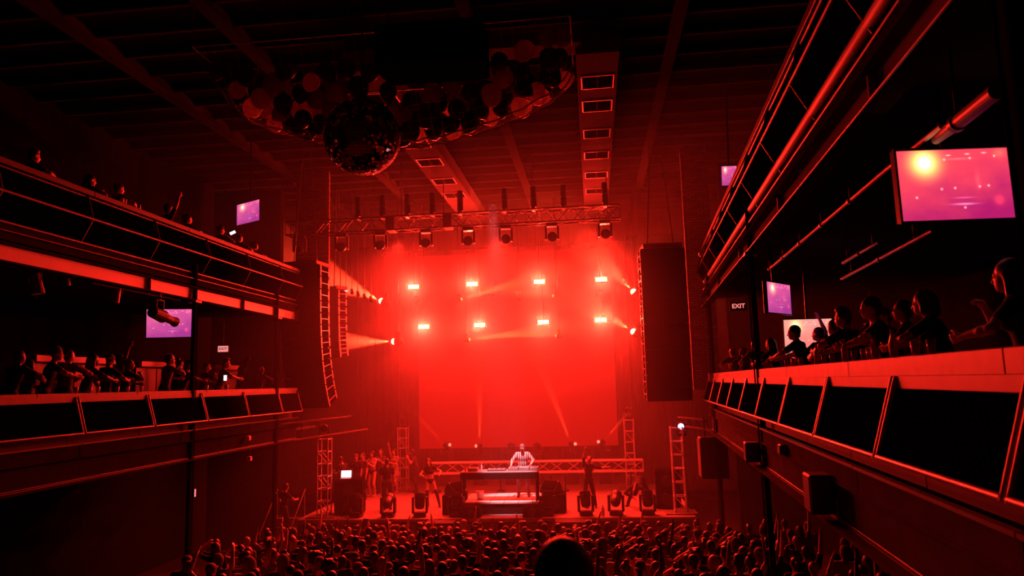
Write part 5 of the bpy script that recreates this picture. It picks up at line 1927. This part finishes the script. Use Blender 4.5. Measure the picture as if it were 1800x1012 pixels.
# ------------------------------------------------------------------ people along the left balconies
left_people = [
    (18, 0.65, 'leaning', False, 'short', 'black', 'man in black leaning on the left counter, closest to the picture edge'),
    (45, 1.5, 'drinking', True, 'bob', 'grey', 'woman in grey with a bob standing back from the left counter edge'),
    (78, 0.66, 'leaning', False, 'beanie', 'black', 'person in a beanie on the left counter below the start of the back bar rail'),
    (113, 0.62, 'drinking', False, 'short', 'grey', 'man in grey with lit face below the long back bar rail'),
    (148, 0.64, 'leaning', True, 'long', 'black', 'woman with long hair leaning on spread arms below the long back bar rail'),
    (185, 0.66, 'leaning', False, 'backcap', 'black', 'person in a backward cap leaning low beside the gap of the back bar rails'),
    (203, 1.45, 'armup', False, 'short', 'grey', 'man in grey raising an arm at the end of the long back bar rail'),
    (219, 0.64, 'drinking', True, 'ponytail', 'black', 'woman with a ponytail and drink between the two back bar rails'),
    (290, 0.65, 'leaning', False, 'short', 'grey', 'man in grey leaning below the left television'),
    (309, 1.35, 'drinking', True, 'bun', 'black', 'woman with a top bun below the corner of the left television'),
    (320, 0.64, 'leaning', True, 'bob', 'black', 'woman with a bob leaning beside the left steel column'),
    (357, 1.5, 'drinking', False, 'short', 'black', 'man in black just beyond the left steel column'),
    (385, 0.66, 'leaning', False, 'tall', 'black', 'man with a quiff holding a lit phone under the left exit sign'),
    (420, 1.4, 'armup', True, 'long', 'grey', 'woman with long hair and raised arm right of the left exit sign'),
    (455, 0.64, 'leaning', True, 'ponytail', 'grey', 'woman with a ponytail leaning at the stage end of the left counter'),
    (476, 0.7, 'reaching', False, 'short', 'grey', 'man in grey top reaching out at the stage end of the left counter'),
]
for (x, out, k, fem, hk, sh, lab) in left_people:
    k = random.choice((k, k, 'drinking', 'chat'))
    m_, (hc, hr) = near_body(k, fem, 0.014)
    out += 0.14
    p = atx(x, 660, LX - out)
    person(m_, (p.x, p.y, MZ), random.uniform(-1.25, 0.1), random.uniform(0.97, 1.05) * (1.0 if not fem else 0.95), lab, 'people along the left mezzanine counter', mset(random.choice(SKINM[1:]), SHIRTM['black' if sh == 'black' else 'grey']), hair(hk, hc, hr), None, kind_name(hk))  # darker skin and tops stand in for shade on this mezzanine
p = atx(396, 664, LX - 0.25)
t = thing('phone', 'lit white phone screen held under the left exit sign', 'phone', p, R(20))
MB().box((0, 0, 0), (0.085, 0.01, 0.16)).build('case', BLACKM, t)
MB().box((0, -0.007, 0), (0.075, 0.004, 0.14)).build('screen', PHONEM, t)
UZ = 8.36
upper_left = [
    (150, 320, 0.62, 'drinking', True, 'long', 'grey', 'woman with long hair turned on the left upper balcony, closest lit figure'),
    (195, 338, 0.62, 'leaning', False, 'short', 'grey', 'man in grey leaning on the left upper counter beside the long haired woman'),
    (290, 362, 0.62, 'armup', False, 'short', 'black', 'man in black raising an arm over the left upper counter'),
    (320, 380, 0.62, 'leaning', True, 'ponytail', 'grey', 'woman with a ponytail leaning beside the man with raised arm upstairs'),
    (382, 405, 0.62, 'drinking', False, 'backcap', 'grey', 'person in a backward cap below the high left television'),
    (412, 415, 0.66, 'leaning', False, 'short', 'black', 'man in black leaning below the high left television with a white sleeve beside him'),
    (440, 440, 0.62, 'leaning', True, 'bob', 'black', 'woman with a bob at the stage end of the left upper counter'),
    (40, 300, 0.7, 'leaning', False, 'tall', 'black', 'dim man with a quiff on the left upper balcony near the picture edge'),
]
for (x, y, out, k, fem, hk, sh, lab) in upper_left:
    m_, (hc, hr) = near_body(k, fem, 0.014)
    p = atx(x, y, LX - out - 0.14)
    person(m_, (p.x, p.y, UZ), -0.5, 1.0 if not fem else 0.96, lab, 'people along the left upper counter', mset(SKINM[0], SHIRTM[sh]), hair(hk, hc, hr), None, kind_name(hk))
for k, (x, kd) in enumerate(((136, 'cup'), (160, 'cup'), (174, 'cup'), (208, 'cup'), (226, 'cup'), (250, 'cup'), (365, 'cup'), (400, 'cup'))):
    p = atx(x, 685, LX + 0.0)
    t = thing('plastic_cup', '%s small cup from the picture edge on the left mezzanine counter' % ordn[k], 'drink', (LX - 0.02, p.y, ZC[-1]), 0, 'drinks on the left mezzanine counter')
    MB().lathe([(0.028, 0), (0.038, 0.11), (0.035, 0.11), (0.026, 0.008)], 12).build('body', PAPER, t, smooth=True)
    MB().lathe([(0.027, 0.01), (0.033, 0.07)], 12).build('drink_fill', WOOD, t)
for (x, y, lab) in ((217, 340, 'first'), (222, 345, 'second'), (246, 358, 'third')):
    p = atx(x, y, LX)
    t = thing('plastic_cup', lab + ' small cup from the picture edge on the left upper counter', 'drink', (LX - 0.02, p.y, 9.42), 0, 'drinks on the left upper counter')
    MB().lathe([(0.028, 0), (0.038, 0.11), (0.035, 0.11), (0.026, 0.008)], 12).build('body', PAPER, t, smooth=True)
    MB().lathe([(0.027, 0.01), (0.033, 0.07)], 12).build('drink_fill', WOOD, t)

# a phone glowing in the crowd
p = at(1210, 976, 16.0)
t = thing('phone', 'lit white phone held up in the crowd below the blue lit tower', 'phone', p, R(60))
MB().box((0, 0, 0), (0.08, 0.01, 0.15)).build('case', BLACKM, t)
MB().box((0, -0.007, 0), (0.07, 0.004, 0.13)).build('screen', PHONEM, t)

# the head right in front of the camera: someone on the lower step of the rear balcony
struct(MB().box((-3.5, 1.2, 3.3), (9, 2.6, 0.2)).build('floor_rear_balcony', FLOORM))
p = at(988, 958, 2.1)
m_, (hc, hr) = body('person', GEN, 0.010, False, head=(0, 0, 5))
person(m_, (p.x, 2.1, 3.4), 0.0, 1.0, 'dark out of focus head of a person standing right before the camera', None, mset(SKINM[1], SHIRTM['black']), hair('short', hc, hr, 0.010))

p = atx(409, 409, LX - 0.2)
t = thing('phone', 'lit white phone held up below the high left television', 'phone', p, R(30))
MB().box((0, 0, 0), (0.09, 0.01, 0.17), Matrix.Rotation(R(60), 3, 'Y')).build('case', BLACKM, t)
MB().box((0, -0.007, 0), (0.075, 0.004, 0.15), Matrix.Rotation(R(60), 3, 'Y')).build('screen', PHONEM, t)
p = atx(343, 866, LX + 0.1)
t = thing('indicator_lamp', 'small lit red strip lamp low on the left steel column', 'lamp', (p.x, p.y, p.z - 0.08))
MB().box((-0.02, 0, 0.08), (0.03, 0.07, 0.2)).build('housing', BLACKM, t)
MB().box((0.0, 0, 0.08), (0.012, 0.04, 0.17)).build('lamp', EXITR, t)
# steps up to the stage deck on the dark side
t = thing('stage_steps', 'dark steps leading up to the stage deck beside the laptop truss tower', 'steps', (-10.65, 24.3, 0))
for k in range(5):
    MB().box((0, -0.6 + 0.28 * k, 0.13 + 0.26 * k), (1.0, 0.30, 0.04)).build('tread', STEELD, t)
for sx in (-1, 1):
    bar('stringer', (sx * 0.5, -0.75, 0.0), (sx * 0.5, 0.6, 1.25), 0.03, STEELD, t)
    bar('handrail', (sx * 0.5, -0.75, 0.9), (sx * 0.5, 0.6, 2.15), 0.02, STEEL, t)
    bar('handrail_post', (sx * 0.5, -0.7, 0.05), (sx * 0.5, -0.7, 0.93), 0.02, STEEL, t)
    bar('handrail_post', (sx * 0.5, 0.55, 1.2), (sx * 0.5, 0.55, 2.1), 0.02, STEEL, t)
m_, (hc, hr) = near_body('chat', False, 0.014)
person(m_, (-10.65, 24.28, 0.67), -0.7, 1.0, 'man in black standing halfway up the dark steps beside the stage', None, mset(SKINM[0], SHIRTM['black']), hair('short', hc, hr))

# ------------------------------------------------------------------ haze
def haze(label, density, x0, x1, y0, y1, z0, z1):
    hm = bpy.data.materials.new('stage_haze')
    hm.use_nodes = True
    nt = hm.node_tree
    nt.nodes.clear()
    out = N(nt, 'ShaderNodeOutputMaterial')
    vs = N(nt, 'ShaderNodeVolumeScatter')
    vs.inputs['Color'].default_value = (1, 1, 1, 1)
    vs.inputs['Density'].default_value = density
    vs.inputs['Anisotropy'].default_value = 0.35
    nt.links.new(vs.outputs[0], out.inputs['Volume'])
    o = MB().box(((x0 + x1) / 2, (y0 + y1) / 2, (z0 + z1) / 2), (x1 - x0, y1 - y0, z1 - z0)).build('stage_haze', hm)
    stuff(o)
    o['label'] = label


haze('dense red haze filling the rear of the stage', HAZE_DENSITY, -14.35, 9.35, 28.8, 34.95, 1.31, 13.55)
haze('thin red haze in the air before the stage', THIN_HAZE, -14.35, 9.35, 17.5, 28.78, 0.02, 13.55)
